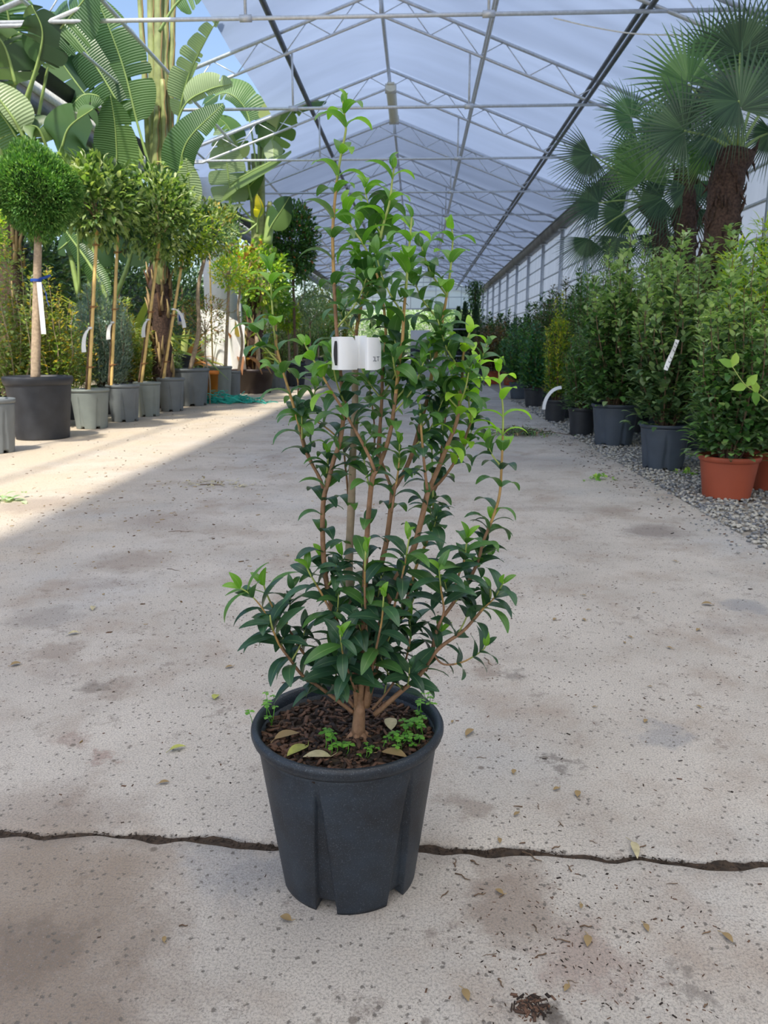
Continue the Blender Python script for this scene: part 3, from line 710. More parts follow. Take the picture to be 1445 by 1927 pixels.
# short side shoots only on these
for name, (pts, dtop, rb, rt, sp, sz) in STEMS.items():
    rs = np.random.default_rng(sum(map(ord, name)) * 7 + 3)
    n = len(pts); top_z = pts[0][1]; P = []
    base_y = pts[-1][1]
    for i, (x, y) in enumerate(pts):
        # depth shrinks towards the root crown at py ~1340
        f_ = np.clip((1345 - y) / (1345 - 700.0), 0, 1) ** .8
        f0 = np.clip((1345 - top_z) / (1345 - 700.0), .15, 1) ** .8
        P.append(hp(x, y, dtop * f_ / f0 if name not in ('M', 'J', 'N', 'N1', 'O', 'P', 'R', 'W') else dtop * min(1, (1345 - y) / max(40, 1345 - top_z))))
    # thick main stems must meet their continuation
    P = smooth(P, 5); L_ = alen(P); rad = (rt + (rb - rt) * (L_ / L_[-1]) ** .8) * .001 * .78
    m = MB(); gl = np.clip(.06 if sz <= 1.0 else .03, 0, 1)
    cutg = int(np.searchsorted(L_, L_[-1] * .0 + (.10 if n > 8 else .03))); cutt = int(np.searchsorted(L_, .24 if n > 8 else .06))
    thick = name in ('D', 'G0', 'H0')
    if thick: m.tube(P, rad, 10, 0)
    else:
        cutg = max(2, min(cutg, len(P) - 2)); cutt = max(cutg + 1, min(cutt, len(P) - 1))
        m.tube(P[:cutg + 1], rad[:cutg + 1], 8, 2, cap=True); m.tube(P[cutg:cutt + 1], rad[cutg:cutt + 1], 8, 1, cap=False)
        if cutt < len(P) - 1: m.tube(P[cutt:], rad[cutt:], 9, 0)
    # nodes
    st = m.build('stem', ['stem_brown', 'stem_tan', 'stem_green'], hero)
    f = MB(); f.veins = True; size = .053 * (sz if sz <= 1 else 1 + (sz - 1) * .62); spc = sp / 1120.0
    yng = {'B': .16, 'F': .17, 'Q': .12, 'G': .10, 'H': .22, 'H1': .16, 'I': .14, 'E': .10, 'Y': .10, 'A': .06, 'L': .03}.get(name, .006)
    if thick: hero_leaves(f, P, L_, .05, .048, 0, 0, rs, skip=.15)
    else: hero_leaves(f, P, L_, spc, size, yng, 0, rs, lime=name in ('H', 'H1', 'I'), skip=.42 if name in () else (.22 if n > 12 else .12))
    # side twigs with two or three pairs
    if name in ('B', 'F', 'E', 'Q', 'G', 'H', 'H1', 'I', 'J', 'A', 'N', 'M', 'L', 'O', 'N1', 'W', 'D', 'H0', 'G0'):
        nt_ = {'B': 5, 'F': 5, 'E': 3, 'Q': 6, 'G': 5, 'H': 8, 'I': 5, 'J': 4, 'L': 6, 'D': 2, 'H0': 2, 'G0': 2, 'O': 2, 'M': 2, 'N': 2, 'N1': 2, 'W': 2}.get(name, 3)
        for k in range(nt_):
            s0 = L_[-1] * (rs.uniform(.22, .85) if not thick else rs.uniform(.05, .8)); p = samp(P, L_, [s0])[0]; a = rs.uniform(0, 6.283)
            d = np.array([math.cos(a) * .5, math.sin(a) * .55, 1.0]); d /= np.linalg.norm(d); ln = rs.uniform(.035, .095)
            tp = np.array([p + d * ln * 1.0 + np.array([math.cos(a), math.sin(a), 0]) * ln * .12, p + d * ln * .45 + np.array([math.cos(a), math.sin(a), 0]) * ln * .15, p])
            tp = smooth(tp, 4); tl = alen(tp); f.tube(tp, np.linspace(.0009, .0016, len(tp)), 5, 4)
            hero_leaves(f, tp, tl, .022, size * .92, .012 if (rs.random() < .12 and tp[0][2] < .75) or (tp[0][2] >= .75 and rs.random() < .4) else 0, 0, rs)
    f.build('foliage', ['hero_dark', 'hero_mid', 'hero_young', 'midvein', 'stem_green', 'hero_lime'], st)
# thick pruned stem, cut off at the top
P = smooth([hp(x, y, d) for x, y, d in [(668, 692, .03), (668, 760, .03), (667, 800, .03), (664, 850, .03), (661, 950, .02), (657, 1040, .02), (658, 1100, .01), (668, 1180, .0), (676, 1270, .0), (674, 1335, .0)]], 6)
L_ = alen(P); m = MB(); m.tube(P, (.0052 + .0026 * L_ / L_[-1]) * (1 + .04 * np.sin(L_ * 90)), 12)
st = m.build('stem', 'trunk_pale', hero)
rs = np.random.default_rng(5); f = MB(); hero_leaves(f, P, L_, .06, .05, 0, 0, rs, skip=.1); f.build('foliage', ['hero_dark', 'hero_mid', 'hero_young'], st)
# root crown
m = MB(); c0 = hp(674, 1345, -.005); c0[2] = SZ - .004
m.tube([c0, c0 + [0, 0, .022], c0 + [.002, 0, .05], c0 + [.004, 0, .075]], [.016, .0115, .010, .006], 12)
for k in range(6):
    a = k * 1.05 + .3; e = c0 + np.array([math.cos(a) * .030, math.sin(a) * .028, .0]); m.tube([c0 + [0, 0, .02], (c0 + e) / 2 + [0, 0, .008], e - [0, 0, .006]], [.008, .006, .002], 8)
m.build('root_crown', 'stem_brown', hero)
# weeds in the pot
def clover(x, y, h_, k, sc):
    f = MB(); rs = np.random.default_rng(int(x * 7 + y))
    b = gr(x, y, SZ) - np.array([PX, PY, 0])
    for i in range(k):
        p = b + np.array([rs.normal(0, .012), rs.normal(0, .010), 0]); t = p + np.array([rs.normal(0, .008), rs.normal(0, .008), h_ * rs.uniform(.6, 1.2)])
        f.tube([p, (p + t) / 2 + [.002, 0, 0], t], .0006, 4, 0); a0 = rs.random() * 6
        D = [(math.cos(a0 + q * 2.094), math.sin(a0 + q * 2.094), -.1) for q in range(3)]
        f.leaves([leaf_tpl(.95, 3, .15, -.25, .15, 1.25)], np.tile(t, (3, 1)), D, sc * rs.uniform(.8, 1.2), 0, None, rs)
    return f.build('clover', 'clover', hero)
for args in ((628, 1422, .030, 6, .0105), (645, 1405, .028, 3, .009), (720, 1412, .018, 5, .006), (760, 1400, .022, 9, .0095), (778, 1380, .026, 10, .0095), (745, 1412, .018, 7, .008), (800, 1352, .032, 8, .0085), (790, 1335, .03, 5, .006), (700, 1425, .016, 5, .005), (498, 1372, .048, 5, .009), (520, 1350, .04, 3, .007)):
    clover(*args)
def flatleaf(name, px, py, z, ln, wd, mat, par=None, org=None, curl=.5, az=None, rs=None):
    rs = rs or rng; a = rs.random() * 6.283 if az is None else az
    f = MB(); P = gr(px, py, z) if par is None else gr(px, py, z) - org
    T_ = [leaf_tpl(wd, 7, curl, -curl, .25, .9, 1)]
    f.leaves(T_, [P - np.array([math.cos(a), math.sin(a), 0]) * ln / 2], [(math.cos(a), math.sin(a), 0)], ln, 0, None, rs)
    f.tube([P - np.array([math.cos(a), math.sin(a), 0]) * ln * .5, P - np.array([math.cos(a + .3), math.sin(a + .3), 0]) * ln * .75 + [0, 0, .001]], .0007, 4)
    return f.build(name, mat, par)
org = np.array([PX, PY, 0])
for k, (x, y, mt) in enumerate(((560, 1413, 'olive_leaf'), (596, 1424, 'pale_dry'), (735, 1362, 'pale_dry'), (540, 1385, 'dry_leaf'), (742, 1420, 'dry_leaf'))):
    tag(flatleaf('fallen_leaf', x, y, SZ + .010, .045, .5, mt, hero, org, .3, rs=np.random.default_rng(k)))

# white plastic loop tag round the stems
lab = thing('plant_tag', 'white plastic strip tag looped round the upper stems of the tall shrub in front', 'tag', hp(668, 665, -.05) + org)
lo = hp(668, 665, -.05) + org
def strip(ctr, top, bot):
    p_ = smooth(np.array([at(x, 664, PY + d) for x, d in ctr]), 6); n_ = len(p_); m = MB()
    for k in range(2):
        G = [[tuple(p_[i] + np.array([0, .0006 * k, bot(i / (n_ - 1)) + (top(i / (n_ - 1)) - bot(i / (n_ - 1))) * q]) - lo) for i in range(n_)] for q in np.linspace(0, 1, 6)]
        m.grid(G if k == 0 else G[::-1])
    m.build('strip', 'tag_white', lab); return p_
pts = strip([(624, -.125), (636, -.142), (650, -.142), (662, -.134), (672, -.120)], lambda u: .021 - .013 * max(0, (u - .78) / .22) ** 1.5, lambda u: -.0225)
strip([(687, -.150), (692, -.158), (702, -.152), (711, -.138), (717, -.118)], lambda u: .020 - .010 * max(0, (u - .7) / .3) ** 2, lambda u: -.0225 + .006 * max(0, u - .7))
m = MB()
pts2 = smooth(np.array([at(x, 662, PY + d) for x, d in ((668, -.118), (676, -.112), (684, -.120), (690, -.128))]), 6)
m = MB(); G = [[tuple(p + np.array([0, 0, dz]) - lo) for p in pts2] for dz in np.linspace(-.0225, .0215, 4)]; m.grid(G)
tl_ = m.build('strip', 'tag_white', lab)
m = MB()
a_ = [(-.0235 + .004, .0), (-.0235 + .009, .0)]
GG = []
for tt in np.linspace(0, 1, 9):
    z_ = -.0165 + .032 * tt; w_ = .0042 * math.sin(math.pi * (.12 + .76 * tt)) ** .5
    p0 = pts[5] + np.array([0, -.001, 0])
    GG.append([tuple(p0 + np.array([-w_ + .0, -.0012, z_]) - lo), tuple(p0 + np.array([w_ * .2, -.0016, z_]) - lo)])
m.grid(GG); m.build('printed_mark', 'tag_black', lab)
def text_on(s, loc, size, rot, mat, parent, name='printed_text'):
    cu = bpy.data.curves.new(name, 'FONT'); cu.body = s; cu.size = size; cu.align_x = 'CENTER'; cu.align_y = 'CENTER'; cu.extrude = .00008
    o = bpy.data.objects.new(name, cu); C.objects.link(o); o.location = loc; o.rotation_euler = rot
    bpy.context.view_layer.update(); dg = bpy.context.evaluated_depsgraph_get()
    me = bpy.data.meshes.new_from_object(o.evaluated_get(dg)); bpy.data.objects.remove(o)
    me.materials.clear(); me.materials.append(MATS[mat]); q = bpy.data.objects.new(name, me); C.objects.link(q); q.location = loc; q.rotation_euler = rot; q.parent = parent
    return q
tp_ = at(706, 676, PY - .149) - lo
text_on('CLT', tuple(tp_), .009, (math.pi / 2, 0, math.radians(48)), 'ink', lab)

# litter on the concrete
rs = np.random.default_rng(3)
special = [(335, 1408, .040, .38, 'olive_leaf', 'narrow yellow-green dead leaf lying left of the black pot'), (406, 1311, .028, .7, 'olive_leaf', 'small curled olive leaf lying left behind the black pot'),
 (175, 1145, .045, .4, 'pale_dry', 'long pale dry leaf lying far to the left of the shrub'), (138, 1192, .035, .6, 'pale_dry', 'pale crumpled leaf with upturned ends on the left of the concrete'),
 (30, 1250, .03, .7, 'dry_leaf', 'orange-brown dead leaf near the left edge of the concrete'), (537, 1728, .022, .6, 'dry_leaf', 'small brown dead leaf lying just in front of the black pot'),
 (1330, 1137, .04, .6, 'dry_leaf', 'tan dead leaf lying on the concrete at the far right'), (884, 1378, .04, .4, 'dry_leaf', 'thin brown curled leaf lying right of the pot rim'),
 (1195, 1600, .05, .3, 'pale_dry', 'dry leaf stuck upright in the slab joint on the right'), (1230, 905, .05, .5, 'dry_leaf', 'brown leaf at the edge of the gravel near the blue pots')]
for x, y, l, wd, mt, lb in special:
    o = flatleaf('dead_leaf', x, y, .004, l, wd, mt, curl=.45, rs=rs); tag(o, lb, 'leaf')
for k in range(34):
    if k % 2: x = rs.uniform(0, 1445); y = rs.uniform(960, 1900)
    else: x = rs.uniform(820, 1400); y = rs.uniform(1040, 1900)
    if 440 < x < 850 and 1250 < y < 1740: continue
    tag(flatleaf('leaf_scrap', x, y, .003, rs.uniform(.012, .026), .5, 'dry_leaf', curl=.4, rs=rs), 'small scrap of dry brown leaf on the concrete', 'leaf', 'dry leaf scraps on the concrete')
def twig(px, py, ln, az, lb, grp=None, r=.0012):
    p = gr(px, py, r * 1.3); d = np.array([math.cos(az), math.sin(az), 0]); q = np.array([-d[1], d[0], 0])
    m = MB(); m.tube([p - d * ln / 2, p - d * ln * .1 + q * ln * .08 + [0, 0, .001], p + d * ln * .2 - q * ln * .04, p + d * ln / 2 + q * .05 * ln], [r, r, r * .8, r * .5], 6)
    tag(m.build('twig', 'trunk_dark'), lb, 'twig', grp)
twig(918, 1245, .06, -1.3, 'short dark twig lying right of the shrub on the concrete'); twig(340, 1000, .12, .1, 'dark twig lying on the concrete left of the shrub')
twig(325, 1072, .06, -.4, 'thin bent twig lying left of the shrub, nearer than the other one'); twig(400, 912, .16, .05, 'dry brown stalk lying beyond the shrub on the left', r=.003)
twig(345, 1742, .014, .1, 'tiny dark twig in front left of the pot'); twig(870, 1650, .03, -.6, 'short brown splinter right of the pot'); twig(1000, 1612, .04, -.7, 'twig lying across the slab joint on the right')
for k in range(26):
    x, y = rs.uniform(820, 1400), rs.uniform(1420, 1910)
    twig(x, y, rs.uniform(.008, .024), rs.uniform(0, 6.28), 'short brown splinter of wood on the concrete', 'wood splinters on the concrete', rs.uniform(.0005, .0014))
def crumbs(name, n, cx, cy, sx, sy, lo_, hi_, mat, lb, zz=.0, joint=False):
    m = MB()
    if joint:
        xs = np.linspace(-2.5, 1.56, 400); m.grid([[(x, slab_edge(x) + o_, -.006 + .003 * math.sin(x * 61 + o_ * 300) + .001 * rs.normal()) for x in xs] for o_ in (-.018, -.006, .006, .018)])
    for k in range(n):
        if joint: x = rs.uniform(-1.0, 1.0); y = slab_edge(x) + .002 + rs.normal(0, .005); z = rs.uniform(-.006, -.001)
        else: x = rs.normal(cx, sx); y = rs.normal(cy, sy); z = 0
        s_ = rs.uniform(lo_, hi_); R3 = np.array(Matrix.Rotation(rs.random() * 6.28, 3, 'Z') @ Matrix.Rotation(rs.normal(0, .2), 3, 'X'))
        if not joint and math.hypot(x - PX, y - PY) < PR * .9: continue
        m.box((x, y, z + s_ * .2), (s_ * rs.uniform(1, 3), s_, s_ * .35), rot=R3 @ np.array([[1, rs.normal(0, .4), 0], [0, rs.uniform(.4, 1), 0], [0, 0, 1]]))
    tag(m.build(name, mat, smooth=False), lb, 'debris', kind='stuff')
crumbs('joint_debris', 900, 0, 0, 0, 0, .001, .003, 'soil', 'bark crumbs and dirt packed into the joint between the concrete slabs', joint=True)
crumbs('bark_crumbs', 520, .26, 1.03, .11, .12, .0008, .0026, 'bark_chip', 'brown bark crumbs scattered on the concrete right of the pot')
b_ = gr(1000, 1895); crumbs('bark_clump', 160, b_[0], b_[1], .012, .009, .0015, .005, 'bark_chip', 'dark clump of bark pieces on the concrete near the bottom edge, right of the pot')
crumbs('bark_crumbs', 420, -.75, 2.4, .5, .7, .001, .004, 'bark_chip', 'dark crumbs of bark scattered over the concrete left of the shrub')
crumbs('bark_crumbs', 420, -1.5, 4.6, .6, 1.1, .002, .009, 'dry_leaf', 'brown leaf litter scattered beyond the shrub on the left of the aisle')
crumbs('bark_crumbs', 520, .6, 2.4, .5, .9, .001, .004, 'bark_chip', 'dark crumbs of bark scattered over the concrete right of the shrub')
crumbs('bark_crumbs', 420, 1.42, 6.0, .12, 1.6, .002, .009, 'bark_chip', 'dark leaf litter along the edge of the concrete by the gravel')
crumbs('bark_crumbs', 420, -2.5, 9.0, .8, 2.5, .002, .009, 'bark_chip', 'brown litter scattered over the sunny sand on the left')

# ------------------------------------------------------------------ PLANT BUILDERS
def unit(v): v = np.asarray(v, float); return v / (np.linalg.norm(v, axis=-1, keepdims=True) + 1e-9)
def ball_leaves(mb, c, rad, n, tpls, size, mi, rs, inner=.55, flat=1.0, upb=.25, mats=None, twig=None):
    u = unit(rs.normal(0, 1, (n, 3))); r = inner + (1 - inner) * rs.random(n) ** .5
    lump = 1 + .10 * np.sin(u[:, 0] * 5 + c[0] * 9) + .09 * np.sin(u[:, 1] * 7 + u[:, 2] * 5)
    P = np.asarray(c) + u * (r * lump)[:, None] * np.asarray(rad)
    D = unit(u + rs.normal(0, .45, (n, 3)) + [0, 0, upb])
    S = size * rs.uniform(.65, 1.2, n)
    mb.leaves(tpls, P, D, S, rs.choice(mi, n), unit(u * .4 + [0, 0, 1.0] + rs.normal(0, .3, (n, 3))), rs)
def column_leaves(mb, stems, spacing, tpls, size, mi, rs, tw=.10, topmi=None):
    Ps = []; Ds = []; Ms = []; Ss = []
    for P in stems:
        L_ = alen(P); n = int(L_[-1] / spacing); s_ = np.sort(rs.uniform(.08 * L_[-1], L_[-1], n)); p = samp(P, L_, s_)
        t = s_ / L_[-1]; a = rs.uniform(0, 6.283, n); w_ = tw * (1.15 - .95 * t) * rs.random(n) ** .6
        off = np.stack([np.cos(a), np.sin(a), rs.uniform(-.1, .5, n)], 1)
        Ps.append(p + off * w_[:, None]); Ds.append(off + [0, 0, .35] + rs.normal(0, .25, (n, 3)))
        if topmi is None: Ms.append(rs.choice(mi, n))
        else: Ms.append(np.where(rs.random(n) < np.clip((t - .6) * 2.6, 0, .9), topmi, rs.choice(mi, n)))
        Ss.append(size * rs.uniform(.6, 1.2, n) * (1.05 - .3 * t))
    mb.leaves(tpls, np.concatenate(Ps), np.concatenate(Ds), np.concatenate(Ss), np.concatenate(Ms), None, rs)
def shrub(name, label, x, y, R, h, potmat, z_top, spread, nst, spacing, tpls, size, mats, topmat=None, seed=0, kind='plain', tw=.10, low=.0, group=None, cat='potted plant', stem='trunk_dark', soil='soil', a0=None, potn=56, taper=.35, Rb=None):
    r = thing(name, label, cat, (x, y, 0), group); rs = np.random.default_rng(seed + 100)
    if R: pot(r, R, h, potmat, Rb, kind, seed, potn, a0)
    sz = h * .86 if R else .0; rad0 = (R * .3) if R else .06; stems = []; sm = MB(); fo = MB()
    for k in range(nst):
        a = k * 2.39996 + rs.uniform(-.3, .3); u = math.sqrt((k + .5) / nst); e = spread * u
        zt = sz + (z_top - sz) * (1 - taper * u * u) * rs.uniform(.70, 1.0)
        if k == 0: zt = z_top
        p0 = np.array([rad0 * u * math.cos(a), rad0 * u * math.sin(a), sz]); p2 = np.array([e * math.cos(a), e * math.sin(a), zt])
        p1 = np.array([e * .75 * math.cos(a + .2), e * .75 * math.sin(a + .2), sz + (zt - sz) * .45])
        P = smooth([p0, p1, (p1 + p2) / 2 + rs.normal(0, .02, 3), p2], 4); stems.append(P)
        sm.tube(P, np.linspace(.007, .0018, len(P)) * max(.7, min(1.6, z_top / 1.6)), 5, cap=False)
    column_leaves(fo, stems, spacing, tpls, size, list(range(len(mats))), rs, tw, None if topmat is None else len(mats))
    # low skirt
    if low:
        n = int(low); a = rs.uniform(0, 6.283, n); rr_ = spread * rs.uniform(.1, .9, n) ** .6
        P = np.stack([rr_ * np.cos(a), rr_ * np.sin(a), sz + rs.uniform(.02, .45, n) * (z_top - sz)], 1)
        D = np.stack([np.cos(a), np.sin(a), rs.uniform(-.3, .6, n)], 1); fo.leaves(tpls, P, D, size * rs.uniform(.7, 1.15, n), rs.integers(0, len(mats), n), None, rs)
    s_ = sm.build('stems', stem, r); fo.build('foliage', mats + ([topmat] if topmat else []), r)
    return r
def standard(name, label, x, y, R, h, potmat, ctop, crad, mats, tpls, size, n, seed=0, stake=True, lean=(0, 0), kind='groove', trunk='trunk_dark', tr=.012, inner=.35, kink=0.0, stake_r=.014, cat='potted tree', potn=72, shoots=0, tagc=None, mi=None):
    """clear stem, optional bamboo cane, round or loose crown. ctop = crown centre in local coords"""
    r = thing(name, label, cat, (x, y, 0)); rs = np.random.default_rng(seed + 300)
    if R: pot(r, R, h, potmat, None, kind, seed, potn)
    sz = h * .87 if R else 0; c = np.array(ctop, float); cr = np.asarray(crad, float)
    b = np.array([lean[0], lean[1], sz]); e = c - [0, 0, cr[2] * .55]
    P = [b, b * .66 + e * .34 + [kink, 0, 0], b * .33 + e * .67 - [kink, 0, 0], e, c]
    m = MB(); P = smooth(P, 5); m.tube(P, np.linspace(tr * 1.15, tr * .7, len(P)), 8); m.build('trunk', trunk, r)
    m = MB()
    for k in range(7):
        a = k * .9 + rs.random(); q = c + np.array([math.cos(a), math.sin(a), .5]) * cr * .6
        m.tube([e, (e + q) / 2 + rs.normal(0, .02, 3), q], [tr * .6, tr * .4, tr * .2], 5)
    m.build('branches', trunk, r)
    if stake:
        m = MB(); s0 = b + [.022 + tr, -.02, -.05]; s1 = np.array([e[0] + .015, e[1] - .02, e[2] + .03]); ks = 9
        P2 = np.array([s0 + (s1 - s0) * t for t in np.linspace(0, 1, ks * 3 + 1)]); rd = [stake_r * (1.12 if i % 3 == 0 else 1.0) for i in range(ks * 3 + 1)]
        m.tube(P2, rd, 8); m.build('bamboo_cane', 'bamboo', r)
        for t in (.18, .52, .86):
            m = MB(); p = s0 + (s1 - s0) * t
            for q in (-.008, .006): m.tube([p + [-.045, .02, q], p + [-.02, -.03, q], p + [.015, -.02, q * .5], p + [.035, .01, q]], .004, 5)
            m.tube([p + [.0, -.02, 0], p + [.07, -.02, .006]], .003, 4)
            m.build('tie', 'tie', r)
    f = MB(); mi = list(range(len(mats))) if mi is None else mi
    ball_leaves(f, c, cr, n, tpls, size, mi, rs, inner)
    for k in range(shoots):
        a = rs.uniform(0, 6.28); d = unit(np.array([math.cos(a), math.sin(a), rs.uniform(.1, 1.3)])); p0 = c + d * cr * .7; p1 = c + d * cr * rs.uniform(1.1, 1.45)
        f.tube([p0, p1], .003, 4, 0); q = np.linspace(0, 1, 12)[:, None]; pp = p0 + (p1 - p0) * q
        f.leaves(tpls, pp, rs.normal(0, 1, (12, 3)) + d, size, rs.choice(mi, 12), None, rs)
    f.build('foliage', mats, r)
    if tagc:
        p = b + (e - b) * tagc[0] + [.02, -.035, 0]; ln = tagc[1]; sg = tagc[2]; m = MB(); t = np.linspace(0, 1, 8)
        xs = p[0] + sg * ln * .45 * (1 - (1 - t) ** 2); zs = p[2] + .02 - ln * t ** 1.6
        G = [[(xx, p[1] - .004, zz), (xx + .055 * (.6 + .4 * tt), p[1] - .012, zz + .006)] for xx, zz, tt in zip(xs, zs, t)]
        m.grid(G); m.grid([[(a_[0], a_[1] + .002, a_[2]) for a_ in g_] for g_ in G][::-1]); m.tube([p + [-.03, .03, .02], p + [-.01, -.008, .02], p + [.02, -.008, .02]], .014, 6)
        m.build('label_strip', tagc[3] if len(tagc) > 3 else 'tag_white', r)
    return r

# ------------------------------------------------------------------ LEFT ROW
def loc(px, Y, py=700): return at(px, py, Y)[0]
def zz(py, Y, px=300): return at(px, py, Y)[2]
# half-seen grey pot at the left edge with a light green ball
Y = 6.45; x = loc(-22, Y)
standard('ball_standard', 'small light-green clipped ball tree in a grey pot, cut by the left edge', x, Y, .19, .46, 'pot_grey', (.03, 0, zz(440, Y, 0)), (.26, .26, .27), ['yellowgreen', 'privet'], T_SMALL, .035, 2600, 1, stake=False, tr=.014, potn=96)
Y = 7.50; x = loc(70, Y)
tj = standard('thuja_standard', 'dark green clipped conifer ball on a bare trunk in the big black pot', x, Y, .325, .61, 'pot_black', (loc(68, Y, 360) - x, 0, zz(361, Y, 68)), (.385, .385, .385), ['thuja'], T_SCALE, .042, 20000, 2, stake=False, tr=.042, trunk='trunk_pale', inner=.78, kind='plain', lean=(-.03, 0), potn=96)
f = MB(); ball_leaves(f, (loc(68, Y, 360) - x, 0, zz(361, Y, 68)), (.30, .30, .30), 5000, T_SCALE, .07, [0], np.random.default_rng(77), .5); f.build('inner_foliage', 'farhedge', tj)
# blue tape with hanging end
m = MB(); p = np.array([loc(68, Y, 530) - x - .0, 0, zz(527, Y)])
m.lathe([(.050, p[2] - .012), (.052, p[2]), (.050, p[2] + .014)], 20, c=(p[0] + .0, 0, 0))
m.grid([[(p[0] + .05 + a, -.03, p[2] + b), (p[0] + .05 + a, -.05, p[2] + b + .02)] for a, b in ((0, 0), (.05, .01), (.10, .03), (.12, .03))])
m.grid([[(p[0] + .05 + a, -.03, p[2] + b), (p[0] + .068 + a, -.05, p[2] + b)] for a, b in ((0, 0), (.02, -.06), (.045, -.12), (.05, -.19), (.065, -.24))])
m.build('blue_tape', 'blue_tape', tj)
m = MB(); m.grid([[(p[0] + .03, -.055, z_), (p[0] + .075, -.05, z_)] for z_ in np.linspace(p[2] - .02, p[2] - .50, 8)]); m.build('label_strip', 'tag_white', tj)

LS = [  # px, Y, R, h, potmat, crown px, py, radii, leaf mats, size, n, label, cane lean dx, tag
 (165, 8.45, .215, .435, 'pot_greenish', 172, 372, (.40, .38, .42), ['laurel', 'laurel_light', 'laurel_dark'], .095, 900, 'broad-leaved tree on a bamboo cane, first grey pot right of the big black pot', (142, 165), (.38, .26, -1)),
 (229, 9.25, .20, .44, 'pot_grey', 212, 392, (.36, .36, .44), ['laurel', 'laurel_dark', 'laurel_light'], .085, 800, 'dark loose-crowned tree on a bamboo cane, second grey pot right of the big black pot', (192, 208), (.42, .2, -1)),
 (275, 9.95, .175, .44, 'pot_greenish', 292, 402, (.48, .46, .54), ['laurel_light', 'laurel', 'laurel_dark'], .08, 1500, 'pale-leaved tree on a bamboo cane leaning right, in the third small grey pot', (280, 264), (.45, .22, -1)),
 (320, 10.75, .195, .46, 'pot_grey', 340, 440, (.46, .44, .38), ['laurel_dark', 'laurel', 'yellowgreen'], .07, 1500, 'tree with a dark green flat crown on a short bamboo cane, fourth grey pot', (309, 305), (.55, .25, 1)),
]
for i, (px, Y, R, h, pm, cx, cy, cr_, mats, sz, n, lb, cane, tg) in enumerate(LS):
    x = loc(px, Y); standard('cane_tree', lb, x, Y, R, h, pm, (loc(cx, Y, cy) - x, .1, zz(cy, Y, cx)), cr_, mats, T_LAUREL, sz * 1.18, int(n * 1.5), 20 + i, lean=(loc(cane[1], Y, 700) - x - .04, 0), tr=.013, stake_r=.018, shoots=12, tagc=tg, potn=240)
Y = 11.8; x = loc(356, Y)
gt = standard('gnarled_tree', 'tree with a crooked pale trunk and leafy crown in a wide dark grey pot', x, Y, .31, .56, 'pot_grey', (loc(385, Y, 420) - x, .1, zz(430, Y, 385)), (.48, .48, .42), ['laurel', 'laurel_light', 'laurel_dark', 'autumn'], T_LAUREL, .075, 1600, 31, stake=False, tr=.032, trunk='trunk_pale', kink=.05, lean=(loc(356, Y) - x, 0), shoots=14, potn=96)
m = MB(); p = at(340, 600, Y - .08) - [x, Y, 0]; m.box(p, (.10, .006, .17)); m.build('picture_label', 'tag_white', gt, smooth=False)
m = MB(); m.box(p + np.array([0.0, -.005, .01]), (.05, .004, .10)); m.build('printed_picture', 'blue_tape', gt, smooth=False)
Y = 12.1; x = loc(392, Y)
standard('rusty_maple', 'small tree with rust-red leaves on a thin pale stem behind the wide grey pot', x, Y, .0, .0, 'pot_grey', (loc(385, Y, 600) - x, 0, zz(602, Y, 385)), (.42, .3, .36), ['rusty', 'autumn'], T_SMALL, .045, 1100, 32, stake=False, tr=.013, trunk='trunk_pale', kink=.02, shoots=8)
Y = 12.6; x = loc(395, Y)
r = thing('orange_pot', 'narrow orange square pot squeezed between two grey pots', 'pot', (x, Y, 0)); m = MB()
m.lathe([(.10, 0), (.135, .44), (.15, .44), (.15, .50), (.135, .50), (.13, .44), (.02, .42)], 4); m.build('body', 'pot_orange', r, smooth=False)
soil_mesh(.10, .455, rng).build('soil', 'soil', r)
Y = 13.1; x = loc(411, Y)
standard('variegated_standard', 'small ball tree with bright yellow crown top on a straight trunk, greenish pot', x, Y, .235, .56, 'pot_greenish', (loc(430, Y, 510) - x, 0, zz(512, Y, 430)), (.34, .34, .27), ['variegated', 'yellowgreen', 'figgreen'], T_SMALL, .06, 1100, 33, stake=False, tr=.028, trunk='trunk_pale', lean=(loc(424, Y) - x, 0), mi=[0, 1, 1, 2, 2])
m = MB(); m.tube([at(402, 745, 13.05), at(394, 470, 13.05)], .014, 8); 
tag(m.build('bamboo_stake', 'bamboo', smooth=True), 'slim bamboo stake standing in the greenish pot beside the straight trunk', 'stake')
Y = 13.7; x = loc(440, Y)
standard('slim_tree', 'slim tree with thin wavy pale trunk in small grey pot by the green netting', x, Y, .12, .46, 'pot_grey', (loc(452, Y, 500) - x, .1, zz(500, Y, 452)), (.34, .34, .38), ['figgreen', 'yellowgreen', 'rusty'], T_ROUND, .085, 650, 34, stake=False, tr=.024, trunk='trunk_pale', kink=.05, lean=(loc(448, Y) - x, 0), shoots=8)
Y = 14.9; x = loc(476, Y)
standard('fig_tree', 'leafy green tree with pale knotted trunk in the square dark brown pot', x, Y, .0, .0, 'pot_brown', (loc(488, Y, 520) - x, .2, zz(520, Y, 488)), (.55, .5, .62), ['figgreen', 'laurel', 'yellowgreen'], T_ROUND, .10, 1500, 35, stake=False, tr=.04, trunk='trunk_pale', kink=.05, lean=(loc(474, Y) - x, 0), shoots=10)
r = thing('square_pot', 'square dark brown tub at the foot of the pale knotted trunk', 'pot', (x, Y, 0)); m = MB()
m.lathe([(.33, 0), (.40, .40), (.43, .40), (.43, .46), (.40, .46), (.385, .40), (.05, .38)], 4); o = m.build('body', 'pot_brown', r, smooth=False); r.rotation_euler.z = .35
soil_mesh(.30, .42, rng).build('soil', 'soil', r)
